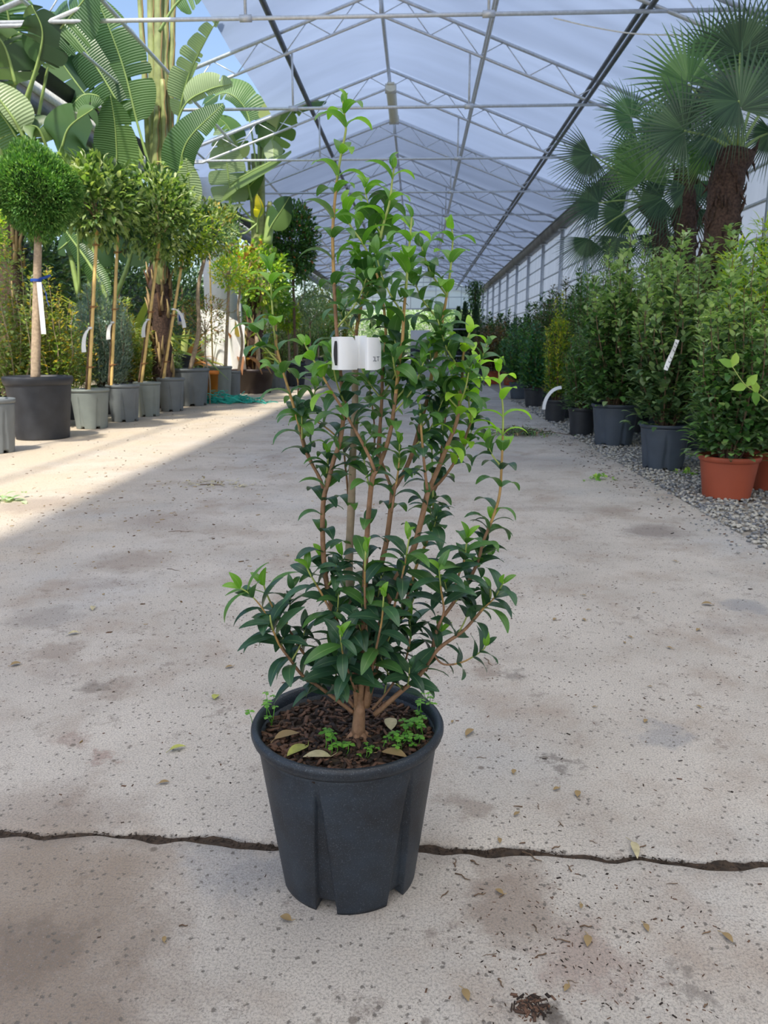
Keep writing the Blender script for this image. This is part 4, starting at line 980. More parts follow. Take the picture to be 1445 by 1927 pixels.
# green netting on the ground
m = MB(); rs = np.random.default_rng(8); c = gr(420, 758)
for k in range(60):
    a0 = rs.uniform(0, 6.28); p = c + [rs.normal(0, .28), rs.normal(0, .14), rs.uniform(.02, .10)]
    P = [p]
    for j in range(6): a0 += rs.normal(0, .9); p = p + [math.cos(a0) * .10, math.sin(a0) * .06, rs.normal(0, .03)]; p[2] = max(.008, min(.20, p[2])); P.append(p)
    m.tube(smooth(P, 3), .006, 4)
xx = np.linspace(-.5, .5, 40); yy = np.linspace(-.2, .2, 14)
G = np.array([[(c[0] + a, c[1] + b, .012 + .10 * abs(math.sin(a * 11 + b * 7) * math.cos(b * 9 + a * 3)) * math.exp(-(a / .35) ** 2)) for a in xx] for b in yy])
for i in range(0, 14): m.tube(G[i], .0045, 4)
for j in range(0, 40): m.tube(G[:, j], .0045, 4)
tag(m.build('plastic_netting', 'green_net'), 'crumpled turquoise green plastic netting lying by the left row', 'netting')
# farther pots of the left row
FL = [(520, 16.5, 'pot_grey', 'figgreen', 560, .42, 'round'), (545, 18.5, 'pot_grey', 'yellowgreen', 600, .28, 'small'), (500, 19.5, 'pot_blue', 'laurel', 520, .55, 'laurel'),
      (560, 21.5, 'pot_black', 'greyleaf', 560, .6, 'narrow'), (585, 23.5, 'pot_grey', 'outgreen', 590, .6, 'narrow'), (600, 27, 'pot_black', 'autumn', 580, .6, 'small'), (622, 31, 'pot_grey', 'laurel', 570, .8, 'laurel'), (636, 36, 'pot_grey', 'privet', 575, .9, 'small'), (654, 38.5, 'pot_grey', 'yellowgreen', 590, .9, 'small')]
fl_lab = ['round bright green tree with a pale trunk just right of the square brown tub', 'lime yellow ball tree low in the left row, right of the slim trunks', 'dark broad-leaved tree behind the lime yellow ball tree', 'grey-green feathery tree farther down the left row', 'pale feathery shrub farther down the left row, behind the leaning stem of the front shrub',
          'yellowish tree far down the left row', 'dark leafy tree far down the left row behind the plant tag', 'dense green tree near the far end of the left row', 'light green tree last of the left row before the far opening']
TP = {'round': T_ROUND, 'small': T_SMALL, 'laurel': T_LAUREL, 'narrow': T_NARROW}
for i, ((px, Y, pm, lm, cy, cr_, tk), lb) in enumerate(zip(FL, fl_lab)):
    x = loc(px, Y); standard('nursery_tree', lb, x, Y, .23, .5, pm, (0, 0, zz(cy, Y, px)), (cr_, cr_, cr_), [lm, 'laurel'], TP[tk], .10 if tk != 'narrow' else .16, 900, 50 + i, stake=i in (0, 2), tr=.025, trunk='trunk_pale', shoots=6, potn=40, mi=[0, 0, 0, 1])
# bougainvillea
Y = 17.5; x = loc(556, Y)
bo = standard('bougainvillea', 'tall dark bushy shrub with a few pink and orange flowers under the left roof slope', x, Y, .25, .5, 'pot_black', (0, 0, zz(455, Y, 556)), (.60, .5, .78), ['farhedge', 'laurel_dark', 'privet', 'flower_orange'], T_SMALL, .095, 6500, 70, stake=False, tr=.03, shoots=10, inner=.3, mi=[0, 1, 1, 2, 2, 2, 2, 2, 2, 2, 0, 1, 1, 2, 2, 2, 2, 2, 2, 2, 2, 2, 2, 2, 3] , potn=40)
f = MB(); rs = np.random.default_rng(4); P = np.array([0, 0, zz(425, Y, 545)]) + rs.normal(0, 1, (30, 3)) * [.28, .2, .22] + [-.2, -.3, 0]; f.leaves(T_ROUND, P, rs.normal(0, 1, (30, 3)), .06, 0, None, rs); f.build('flowers', 'flower_pink', bo)
# shrubs standing behind the row
BK = [ # px, Y, R,h, top py, spread, stems, spacing, tpl, size, mats, top, label
 (28, 8.35, .18, .36, 445, .42, 20, .011, T_ROUND, .045, ['autumn', 'laurel_light', 'greyleaf'], None, 'straggly shrub with yellowing leaves behind the left side of the big black pot'),
 (95, 8.6, .18, .36, 500, .38, 18, .012, T_ROUND, .045, ['autumn', 'laurel'], 'autumn', 'yellow-spotted climbing shrub behind the thuja trunk, right of it'),
 (135, 9.5, .18, .36, 560, .30, 14, .012, T_SMALL, .045, ['autumn', 'privet'], None, 'thin yellowish shrub between the thuja trunk and the first bamboo cane'),
 (-20, 9.3, .2, .4, 400, .6, 18, .012, T_ROUND, .055, ['laurel_light', 'greyleaf'], None, 'pale-leaved shrub at the left edge behind the clipped ball'),
 (196, 10.3, .22, .38, 520, .42, 44, .0042, T_SCALE, .045, ['juniper'], None, 'blue-grey conifer bush behind the first two bamboo canes'),
 (240, 11.0, .2, .4, 560, .40, 20, .009, T_LAUREL, .06, ['laurel_light', 'autumn'], None, 'pale green shrub behind the third bamboo cane'),
 (290, 11.8, .2, .4, 620, .45, 18, .010, T_ROUND, .05, ['greyleaf', 'laurel_light'], None, 'low grey-green shrub between the third and fourth canes'),
]
for i, (px, Y, R, h, ty, sp, ns, spc, tp, sz, mats, tm, lb) in enumerate(BK):
    shrub('shrub', lb, loc(px, Y), Y, R, h, 'pot_black', zz(ty, Y, px), sp, ns, spc * .55, tp, sz * 1.3, mats, tm, 60 + i, tw=.17, potn=36, low=700, stem='trunk_pale')
def reeds(px, Y, ty, n, lb, mats, sp=.35):
    r = thing('strappy_plant', lb, 'potted plant', (loc(px, Y), Y, 0)); pot(r, .24, .5, 'pot_black', kind='plain', n=36, seed=px)
    rs = np.random.default_rng(px); h = zz(ty, Y, px) - .45; f = MB(); a = rs.uniform(0, 6.28, n)
    P = np.stack([np.cos(a) * .06, np.sin(a) * .06, np.full(n, .42)], 1); D = np.stack([np.cos(a), np.sin(a), np.full(n, .0)], 1)
    f.leaves(T_LONG, P, D, h * .95 * rs.uniform(.6, 1.15, n), rs.integers(0, len(mats), n), None, rs); f.build('blades', mats, r)
reeds(240, 12.6, 500, 60, 'clump of tall strap-shaped green leaves behind the bamboo canes', ['reed', 'laurel_light'])
reeds(345, 14.6, 590, 60, 'clump of orange-brown strap leaves in a black pot behind the crooked trunk', ['reed', 'rusty'])
reeds(452, 15.4, 575, 40, 'clump of narrow golden leaves in a black pot behind the pale knotted trunk', ['reed', 'reed', 'rusty'])
for i, (px, Y, R, h) in enumerate(((333, 13.2, .28, .75),)):
    r = thing('black_tub', 'tall black tub behind the crooked pale trunk', 'pot', (loc(px, Y), Y, 0)); pot(r, R, h, 'pot_black', kind='plain', n=48)
YA = 11.3
def fibrous(r, org, P, rad, seed=9, n=46):
    m = MB(); P = smooth(P, 8); L_ = alen(P); m.tube(P, rad + .02 * np.sin(L_ * 30), 16); t_ = m.build('trunk', 'fibre', r, org)
    m = MB(); rs = np.random.default_rng(seed)
    for k in range(n):
        s_ = rs.uniform(.3, L_[-1]); p = samp(P, L_, [s_])[0]; a = rs.uniform(0, 6.28); o_ = np.array([math.cos(a), math.sin(a), 0]) * rad
        m.tube([p + o_, p + o_ * 1.15 + [0, 0, .12], p + o_ * 1.25 + [rs.normal(0, .02), 0, .26]], [.03, .02, .006], 5)
    m.build('leaf_bases', 'dry_leaf', r, org)
for i, (x, Y, ty, sp, sz, mats, lb) in enumerate(((-3.75, 17.6, 560, .55, .075, ['yellowgreen', 'figgreen'], 'lime green shrub in the back of the left row, behind the square brown tub'), (-3.5, 19.2, 545, .6, .08, ['greyleaf', 'laurel_light'], 'pale grey-green shrub in the back of the left row below the bougainvillea-like shrub'),
  (-3.7, 21.6, 530, .7, .09, ['autumn', 'laurel'], 'yellow-tinged shrub in the back of the left row'), (-3.6, 24.5, 545, .7, .10, ['greyleaf', 'privet'], 'grey-green bush farther along the back of the left row'), (-3.7, 28, 545, .8, .12, ['laurel', 'figgreen'], 'green bush far along the back of the left row'), (-3.6, 33, 560, .9, .14, ['privet', 'autumn'], 'last green bush at the back of the left row'))):
    px = 786 + 1447 * x / Y * .97
    shrub('shrub', lb, x, Y, .2, .36, 'pot_black', zz(ty, Y, px), sp, 24, .008, T_SMALL if i % 2 else T_LAUREL, sz, mats, None, 400 + i, tw=.2, potn=32, low=500)
# ------------------------------------------------------------------ BANANA-LIKE PLANTS
def frond(root, org, pts, hw, mats=0, nrm=(0, -1, .25), Y=None, sides=(1, 1), fold=(.35, .35), pet=0, splits=5, seed=0, torn=.0, petr=.022):
    """pts: (px, py, Y) from the base outwards, the first `pet` spans are bare petiole"""
    rs = np.random.default_rng(seed); P3 = np.array([at(x, y, YY) for x, y, YY in pts]); S = smooth(P3, 8); L_ = alen(S)
    s0 = alen(S)[pet * 8] if pet else 0.0; tot = L_[-1]
    mr = MB(); mr.tube(S, petr * (1.0 - .82 * (L_ / tot)), 7); 
    pe = mr.build('frond', 'banana_petiole', root, org)
    m = MB(); n = 44; t = np.linspace(0, 1, n); C_ = samp(S, L_, s0 + (tot - s0) * t); Tn = unit(np.gradient(C_, axis=0)); nr = unit(np.array(nrm, float))
    prof = np.sin(np.pi * np.clip(t * .96 + .03, 0, 1) ** .72) ** .62
    for sd in (0, 1):
        if not sides[sd]: continue
        sg = 1 if sd else -1; cuts = sorted(rs.uniform(.08, .92, splits)); cuts = [0] + list(cuts) + [1.0]; fo = fold[sd]
        for a, b in zip(cuts[:-1], cuts[1:]):
            if torn and rs.random() < torn: continue
            idx = np.nonzero((t >= a - 1e-6) & (t <= b + 1e-6))[0]
            i0 = max(0, idx[0] - (1 if a > 0 else 0)) if len(idx) else 0
            if len(idx) < 2: continue
            idx = np.arange(i0, idx[-1] + 1); f2 = fo + rs.normal(0, .16); G = []; rb = []
            lead = rs.uniform(.0, .12)
            for i in idx:
                w_ = np.cross(Tn[i], nr); w_ = w_ / (np.linalg.norm(w_) + 1e-9) * sg; N_ = np.cross(w_, Tn[i]) * sg; 
                if N_ @ nr < 0: N_ = -N_
                e = (i - idx[0]) / max(1, len(idx) - 1); sh = 1 - .10 * (2 * e - 1) ** 4
                row = []; rr_ = []
                for u in np.linspace(0, 1, 6):
                    ww = hw * prof[i] * sides[sd] * u * sh; dr = f2 * ww * (.5 + u)
                    c = C_[i] + w_ * ww * math.cos(f2 * .6) - N_ * dr * .55 + Tn[i] * (u * hw * (.12 + lead * (e - .5) * -1.0)) + np.array([0, 0, -.10 * u * u * hw])
                    row.append(c); rr_.append(t[i] * (tot - s0))
                G.append(row); rb.append(rr_)
            m.grid(G, 0, rb)
    m.build('blade', ['banana', 'banana_light', 'banana_bright'][mats] if isinstance(mats, int) else mats, pe, None if False else org)
    return pe
def banana(name, label, base, ): return thing(name, label, 'banana plant', base)
# A: the big one in the middle of the left side
Y = YA; A0 = at(304, 690, Y); A0[2] = 0
bA = banana('banana_plant', 'large banana-like plant with a fan of thick pale stalks behind the clipped conifer ball', A0)
for k, (a, b, c_, rr_) in enumerate((((298, 500), (292, 330), (283, -30), .085), ((301, 500), (300, 330), (298, -60), .090), ((303, 500), (309, 300), (312, -40), .080), ((296, 500), (284, 330), (262, -20), .060), ((306, 500), (318, 330), (327, -30), .060), ((304, 500), (314, 380), (306, 150), .06), ((298, 500), (290, 400), (296, 200), .07))):
    dy = [0, -.05, .02, .06, .05, -.12, -.12][k]
    P = smooth([at(298 + k, 560, Y), at(*a, Y + dy), at(*b, Y + dy), at((b[0] + c_[0]) / 2, (b[1] + c_[1]) / 2, Y + dy), at(*c_, Y + dy)], 8)
    m = MB(); m.tube(P, np.linspace(rr_ * 1.25, rr_ * .55, len(P)), 12); sh_ = m.build('leaf_sheath', 'banana_sheath', bA, A0)
    m = MB(); Q = P + np.array([.8 * rr_, -.7 * rr_, 0]) * np.linspace(1.2, .6, len(P))[:, None]; Q[:, 0] += .012 * np.sin(np.arange(len(P)) * 1.7); m.tube(Q[4:], .010, 5); m.build('dry_edge', 'dry_leaf', sh_, A0)
fibrous(bA, A0, [A0, at(304, 640, Y), at(300, 540, Y), at(298, 490, Y)], .14)
FR = [ # pts, half width (m), material, normal, sides, fold, pet, splits
 ([(292, 360), (262, 290), (232, 215), (190, 140), (140, 70), (88, 22)], .34, 0, (.1, -1, .3), (.7, 1.05), (.5, .2), 2, 3, 0),
 ([(286, 330), (258, 230), (236, 140), (212, 70), (180, -10)], .36, 0, (-.1, -1, .35), (.9, 1.0), (.3, .3), 1, 4, 0),
 ([(288, 360), (222, 345), (220, 290), (216, 230), (208, 180)], .29, 0, (.05, -1, .1), (1, 1), (.1, .1), 1, 1, 0),
 ([(322, 430), (332, 380), (338, 320), (355, 262), (420, 196)], .36, 0, (-.35, -1, .35), (1, .45), (.2, .6), 1, 2, 0),
 ([(318, 330), (336, 220), (356, 140), (385, 80), (416, 24)], .22, 1, (.8, -.5, .3), (1, .3), (.5, .2), 1, 7, .1),
 ([(322, 330), (330, 250), (350, 195), (395, 168), (436, 158)], .24, 1, (0, -1, -.3), (1, .2), (.5, .3), 2, 2, 0),
 ([(330, 520), (336, 440), (352, 395), (356, 350), (350, 298)], .18, 1, (.1, -1, 0), (1, 1), (.1, .1), 2, 0, 0),
 ([(300, 60), (330, 10), (365, -20), (400, -40)], .22, 0, (0, -1, .4), (1, 1), (.4, .3), 1, 3, 0),
 ([(270, 300), (240, 240), (200, 190), (160, 178), (128, 205)], .26, 0, (0, -.8, .6), (1, .8), (.3, .4), 2, 2, 0),
 ([(283, 330), (230, 250), (170, 190), (110, 110), (60, 40)], .30, 'laurel_dark', (.3, -1, .4), (1, .9), (.3, .3), 2, 3, 0),
]
for k, (pts, hw, mt, nr, sd, fo, pt, spl, tn) in enumerate(FR):
    frond(bA, A0, [(x, y, Y - .25 - .05 * (k % 4) - .10 * j) for j, (x, y) in enumerate(pts)], hw, mt, nr, sides=sd, fold=fo, pet=pt, splits=spl, seed=k, torn=tn)
frond(bA, A0, [(150, 560, Y - .4), (142, 330, Y - .7), (132, 290, Y - .7), (122, 255, Y - .7), (113, 222, Y - .7)], .14, 2, (.4, -1, .2), pet=1, splits=0, seed=77)
# C: plant at the left edge
Y = 9.0; C0 = at(18, 690, Y); C0[2] = 0
bC = banana('banana_plant', 'banana-like plant with upright green stalks at the left edge above the clipped ball', C0)
for k, (a, c_, rr_) in enumerate((((20, 300), (22, -30), .05), ((10, 300), (38, 60), .06), ((36, 300), (75, 60), .04), ((2, 330), (2, 60), .08), ((58, 300), (95, 100), .035))):
    P = smooth([at(a[0], 400, Y), at(a[0], 350, Y), at(*a, Y), at(*c_, Y)], 6); m = MB(); m.tube(P, np.linspace(rr_, rr_ * .4, len(P)), 9); m.build('leaf_sheath', 'banana_petiole', bC, C0)
fibrous(bC, C0, [C0, at(20, 520, Y), at(20, 380, Y)], .13, 12)
for k, (pts, hw, mt, nr, sd, fo, pt, spl) in enumerate((
 ([(24, 120), (20, 60), (10, 10), (-20, -30)], .34, 0, (.2, -1, .3), (1, 1), (.3, .3), 0, 3), ([(40, 260), (60, 160), (95, 80), (150, 10), (180, -30)], .34, 0, (.1, -1, .4), (1, .9), (.3, .3), 2, 4),
 ([(60, 290), (40, 250), (20, 215), (-30, 150)], .26, 1, (.2, -1, .35), (.2, 1), (.3, .2), 1, 0), ([(70, 300), (50, 290), (20, 240), (-10, 200)], .20, 0, (0, -.9, .6), (1, .6), (.3, .3), 1, 1),
 ([(30, 160), (10, 90), (-20, 50)], .30, 'laurel_dark', (.2, -1, .1), (1, 1), (.2, .2), 0, 3), ([(44, 200), (70, 120), (80, 60), (60, 10)], .26, 'laurel_dark', (.3, -1, .1), (1, 1), (.3, .2), 1, 4),
 ([(90, 290), (85, 270), (70, 240), (45, 235)], .22, 'laurel_dark', (0, -.8, .5), (1, 1), (.3, .3), 1, 1), ([(66, 330), (110, 290), (130, 240), (175, 205)], .34, 'laurel_dark', (0, -1, .4), (1, .9), (.3, .3), 1, 2))):
    frond(bC, C0, [(x, y, Y - .2 - .08 * (k % 3) - .08 * j) for j, (x, y) in enumerate(pts)], hw, mt, nr, sides=sd, fold=fo, pet=pt, splits=spl, seed=30 + k)
# B: plant in the middle distance, right of the white wall
Y = 15.2; B0 = at(478, 660, Y); B0[2] = 0
bB = banana('banana_plant', 'ragged banana-like plant with yellowing stalks to the right of the white wall block', B0)
for k, (a, c_, rr_) in enumerate((((484, 420), (478, 290), .10), ((492, 420), (492, 270), .09), ((500, 440), (508, 380), .07), ((476, 430), (468, 300), .05))):
    P = smooth([at(a[0] - 4, 600, Y), at(a[0] - 4, 540, Y), at(*a, Y), at(*c_, Y)], 6); m = MB(); m.tube(P, np.linspace(rr_ * 1.1, rr_ * .6, len(P)), 9); m.build('leaf_sheath', 'banana_sheath', bB, B0)
for k, (pts, hw, mt, nr, sd, fo, pt, spl) in enumerate((
 ([(492, 340), (496, 280), (505, 220), (522, 165), (546, 112)], .38, 0, (-.3, -1, .1), (.9, .8), (.2, .2), 1, 3), ([(492, 340), (505, 290), (520, 243), (535, 205), (570, 182)], .42, 'laurel', (-.2, -1, -.1), (1, .8), (.2, .2), 1, 4),
 ([(486, 340), (470, 230), (450, 190), (420, 175), (385, 195)], .44, 0, (0, -1, .5), (.2, 1), (.3, .3), 1, 2), ([(486, 330), (490, 220), (520, 200), (560, 195), (612, 190)], .28, 0, (0, -.8, .7), (1, .7), (.2, .3), 1, 3),
 ([(480, 420), (440, 400), (432, 350), (424, 290), (412, 240)], .40, 1, (.1, -1, 0), (.9, .9), (.15, .15), 1, 7), ([(395, 385), (430, 350), (470, 325), (510, 305), (546, 284)], .26, 'laurel_light', (-.1, -.8, .6), (.8, .6), (.4, .4), 0, 2),
 ([(480, 420), (450, 380), (470, 350), (495, 325)], .20, 'laurel_dark', (.4, -1, .2), (1, .8), (.2, .2), 1, 0), ([(486, 420), (450, 440), (400, 400), (370, 420)], .34, 0, (0, -.9, .5), (1, 1), (.3, .3), 1, 2),
 ([(496, 470), (508, 430), (530, 395), (545, 370)], .30, 'laurel_dark', (-.2, -1, .2), (1, .8), (.2, .3), 1, 1), ([(488, 350), (500, 290), (508, 262), (514, 275), (516, 310)], .18, 1, (.2, -1, .2), (1, 1), (.2, .2), 2, 1),
 ([(484, 440), (486, 410), (492, 390), (484, 365)], .14, 'variegated', (.6, -1, .2), (1, .4), (.2, .2), 1, 1), ([(474, 380), (455, 300), (430, 240), (400, 215)], .32, 'laurel', (.1, -1, .4), (1, .8), (.3, .3), 1, 5))):
    frond(bB, B0, [(x, y, Y - .15 - .08 * (k % 3) - .10 * j) for j, (x, y) in enumerate(pts)], hw, mt, nr, sides=sd, fold=fo, pet=pt, splits=spl, seed=60 + k)
fibrous(bB, B0, [B0, at(480, 620, Y), at(482, 540, Y)], .15, 13)
m = MB(); P = smooth([at(503, 460, Y - .3), at(508, 420, Y - .3), at(513, 408, Y - .3)], 5); m.tube(P, .085, 12); m.build('cut_stalk', 'banana_petiole', bB, B0)
# D: darker tall leaves behind, filling under the gutter
Y = 12.2; D0 = at(165, 690, Y); D0[2] = 0
bD = banana('banana_plant', 'dark shaded banana-like plant standing behind the bamboo canes, close to the left gutter', D0)
for k, (pts, hw, mt) in enumerate(((([(170, 560), (165, 430), (160, 330), (150, 240)]), .40, 'laurel_dark'), ([(185, 560), (190, 420), (200, 330), (205, 250)], .40, 'laurel_dark'), ([(150, 560), (120, 430), (80, 350), (60, 300)], .42, 'laurel_dark'), ([(205, 640), (186, 520), (160, 440), (110, 470)], .30, 'laurel_dark'), ([(180, 640), (240, 500), (255, 400), (250, 330)], .36, 'laurel_dark'), ([(210, 640), (200, 560), (170, 500), (120, 430)], .16, 0))):
    frond(bD, D0, [(x, y, Y - .1 * k) for j, (x, y) in enumerate(pts)], hw, mt, (0, -1, .2), pet=1, splits=2, seed=90 + k, petr=.05)

# dark hedge-like trees beyond the left eave
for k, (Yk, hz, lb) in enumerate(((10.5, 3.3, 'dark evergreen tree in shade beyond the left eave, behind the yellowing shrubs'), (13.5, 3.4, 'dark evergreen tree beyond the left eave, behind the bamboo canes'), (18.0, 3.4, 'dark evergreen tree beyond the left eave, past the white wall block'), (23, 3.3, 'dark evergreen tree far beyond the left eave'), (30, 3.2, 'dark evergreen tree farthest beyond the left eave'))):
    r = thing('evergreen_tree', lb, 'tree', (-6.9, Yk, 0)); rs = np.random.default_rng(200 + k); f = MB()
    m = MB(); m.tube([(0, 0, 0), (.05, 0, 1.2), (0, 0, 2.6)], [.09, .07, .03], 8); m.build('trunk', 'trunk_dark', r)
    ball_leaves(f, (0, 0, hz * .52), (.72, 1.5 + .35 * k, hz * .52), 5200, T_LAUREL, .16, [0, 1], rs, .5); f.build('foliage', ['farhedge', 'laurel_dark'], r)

# ------------------------------------------------------------------ RIGHT SIDE: PALMS
def fan(root, org, crown, hub, R, ax_deg, spread=290, n=38, mat='palm', tilt=0.0, droop=.12, seed=0, fuse=.42):
    """crown and hub are world points; fan opens round the hub, its middle pointing ax_deg in the picture plane"""
    rs = np.random.default_rng(seed); crown = np.asarray(crown); hub = np.asarray(hub)
    m = MB(); mid = (crown + hub) / 2 + np.array([0, 0, .06 * np.linalg.norm(hub - crown)])
    m.tube(smooth([crown, mid, hub], 5), np.linspace(.016, .008, 11), 6); fr = m.build('frond', 'banana_petiole', root, org)
    a0 = math.radians(ax_deg); ex = np.array([math.cos(a0), .25 * math.sin(seed * 2.1), math.sin(a0)]); ex /= np.linalg.norm(ex)
    nr = np.array([.35 * math.sin(seed * 1.7 + 1), -1.0, .25 + tilt]); nr -= ex * (nr @ ex); nr /= np.linalg.norm(nr); ey = np.cross(nr, ex)
    hs = math.radians(spread) / 2; m = MB(); dw = 2 * hs / n * .5
    rows = np.array([.03, .2, fuse, fuse + .12, .75, .92, 1.0])
    for k in range(n):
        th_ = -hs + (k + .5) * 2 * hs / n; Lk = R * (1 - .22 * (abs(th_) / hs) ** 2) * rs.uniform(.92, 1.04); dj = rs.normal(0, .02)
        kk = rs.uniform(.5, 1.6) * droop; G = []
        for f_ in rows:
            r_ = f_ * Lk; wdt = math.tan(dw) * min(f_, fuse) * Lk * (1.0 if f_ <= fuse else max(.05, 1.02 - (f_ - fuse) / (1 - fuse) * .95))
            t_ = th_ + dj * max(0, f_ - fuse); d = math.cos(t_) * ex + math.sin(t_) * ey; s_ = -math.sin(t_) * ex + math.cos(t_) * ey
            c = hub + d * r_ + nr * (.10 * r_ * (1 - f_)) + np.array([0, 0, -kk * R * max(0, f_ - .35) ** 2])
            G.append([c - s_ * wdt, c + nr * wdt * .55 * 1.0, c + s_ * wdt])
        m.grid(G)
    m.build('blade', mat, fr, org)
def palm(label, px, pb, pt_, Y, fans, rad, seed):
    P0 = at(px, 690, Y); P0[2] = 0; r = thing('fan_palm', label, 'palm tree', P0)
    if True:
        pr = MB(); 
    pot(r, rad * 2.0, .42, 'pot_black', kind='plain', n=40, seed=seed)
    top = at(*pt_, Y); m = MB(); P = smooth([P0 + [0, 0, .3], at(pb[0], pb[1], Y), top], 10); L_ = alen(P); m.tube(P, rad * (1 + .05 * np.sin(L_ * 26)), 18); m.build('trunk', 'fibre', r, P0)
    rs = np.random.default_rng(seed); m = MB()
    for k in range(110):
        s_ = rs.uniform(L_[-1] * .35, L_[-1]); p = samp(P, L_, [s_])[0]; a = rs.uniform(0, 6.28); o_ = np.array([math.cos(a), math.sin(a), 0]) * rad; dn = rs.choice([-1, 1])
        m.tube([p + o_ * .9, p + o_ * 1.12 + [0, 0, .06 * dn], p + o_ * rs.uniform(1.15, 1.35) + [rs.normal(0, .02), 0, .12 * dn]], [.016, .011, .002], 4)
    m.build('leaf_bases', 'fibre', r, P0)
    for k, (hx, hy, Rp, ax, sp, mt, dy) in enumerate(fans):
        fan(r, P0, top + [0, 0, -.02], at(hx, hy, Y + dy), Rp / FPX * (Y + dy) * 1.05, ax, sp, mat=mt, seed=seed * 20 + k, droop=.10 + .10 * (k % 3), tilt=.3 * math.sin(k * 1.3))
    return r
palm('large fan palm with a thick shaggy brown trunk at the top right', 1345, (1362, 380), (1388, 285), 7.3, [
 (1295, 158, 112, 140, 300, 'palm_light', -.1), (1392, 206, 118, 100, 250, 'palm', -.5), (1392, 100, 105, 85, 230, 'palm', .2), (1288, 246, 112, 165, 230, 'palm', -.3), (1452, 248, 72, 235, 200, 'palm', .2),
 (1350, 262, 80, 215, 210, 'palm', .1), (1335, 110, 95, 60, 220, 'palm_light', .5), (1440, 120, 120, 70, 240, 'palm', .4), (1390, 190, 105, 205, 160, 'palm', -.55), (1455, 180, 110, 20, 240, 'palm', .1), (1325, 290, 62, 250, 200, 'palm_light', .3)], .145, 3)
palm('fan palm with a dark trunk just behind and left of the large shaggy palm', 1290, (1290, 420), (1290, 318), 9.4, [
 (1214, 338, 88, 100, 230, 'palm_light', 0), (1292, 352, 72, 265, 220, 'palm', -.1), (1248, 372, 80, 195, 220, 'palm', .2), (1345, 340, 76, 290, 230, 'palm', .2), (1300, 392, 76, 265, 180, 'palm', .1), (1262, 280, 84, 120, 240, 'palm', .3), (1330, 290, 80, 60, 240, 'palm', .2), (1235, 300, 80, 160, 240, 'palm_light', .4)], .12, 4)
palm('farther fan palm with drooping leaves reaching left over the purlins', 1245, (1243, 450), (1215, 380), 10.8, [
 (1114, 290, 78, 215, 190, 'palm', -.1), (1188, 222, 78, 150, 250, 'palm_light', .1), (1128, 382, 78, 165, 200, 'palm', 0), (1108, 448, 70, 250, 150, 'palm', .1), (1172, 400, 84, 200, 230, 'palm', .2), (1195, 290, 74, 210, 240, 'palm_light', .2), (1162, 445, 74, 260, 170, 'palm', .1), (1230, 440, 74, 280, 180, 'palm', .2), (1240, 250, 74, 110, 240, 'palm_light', .3)], .11, 5)

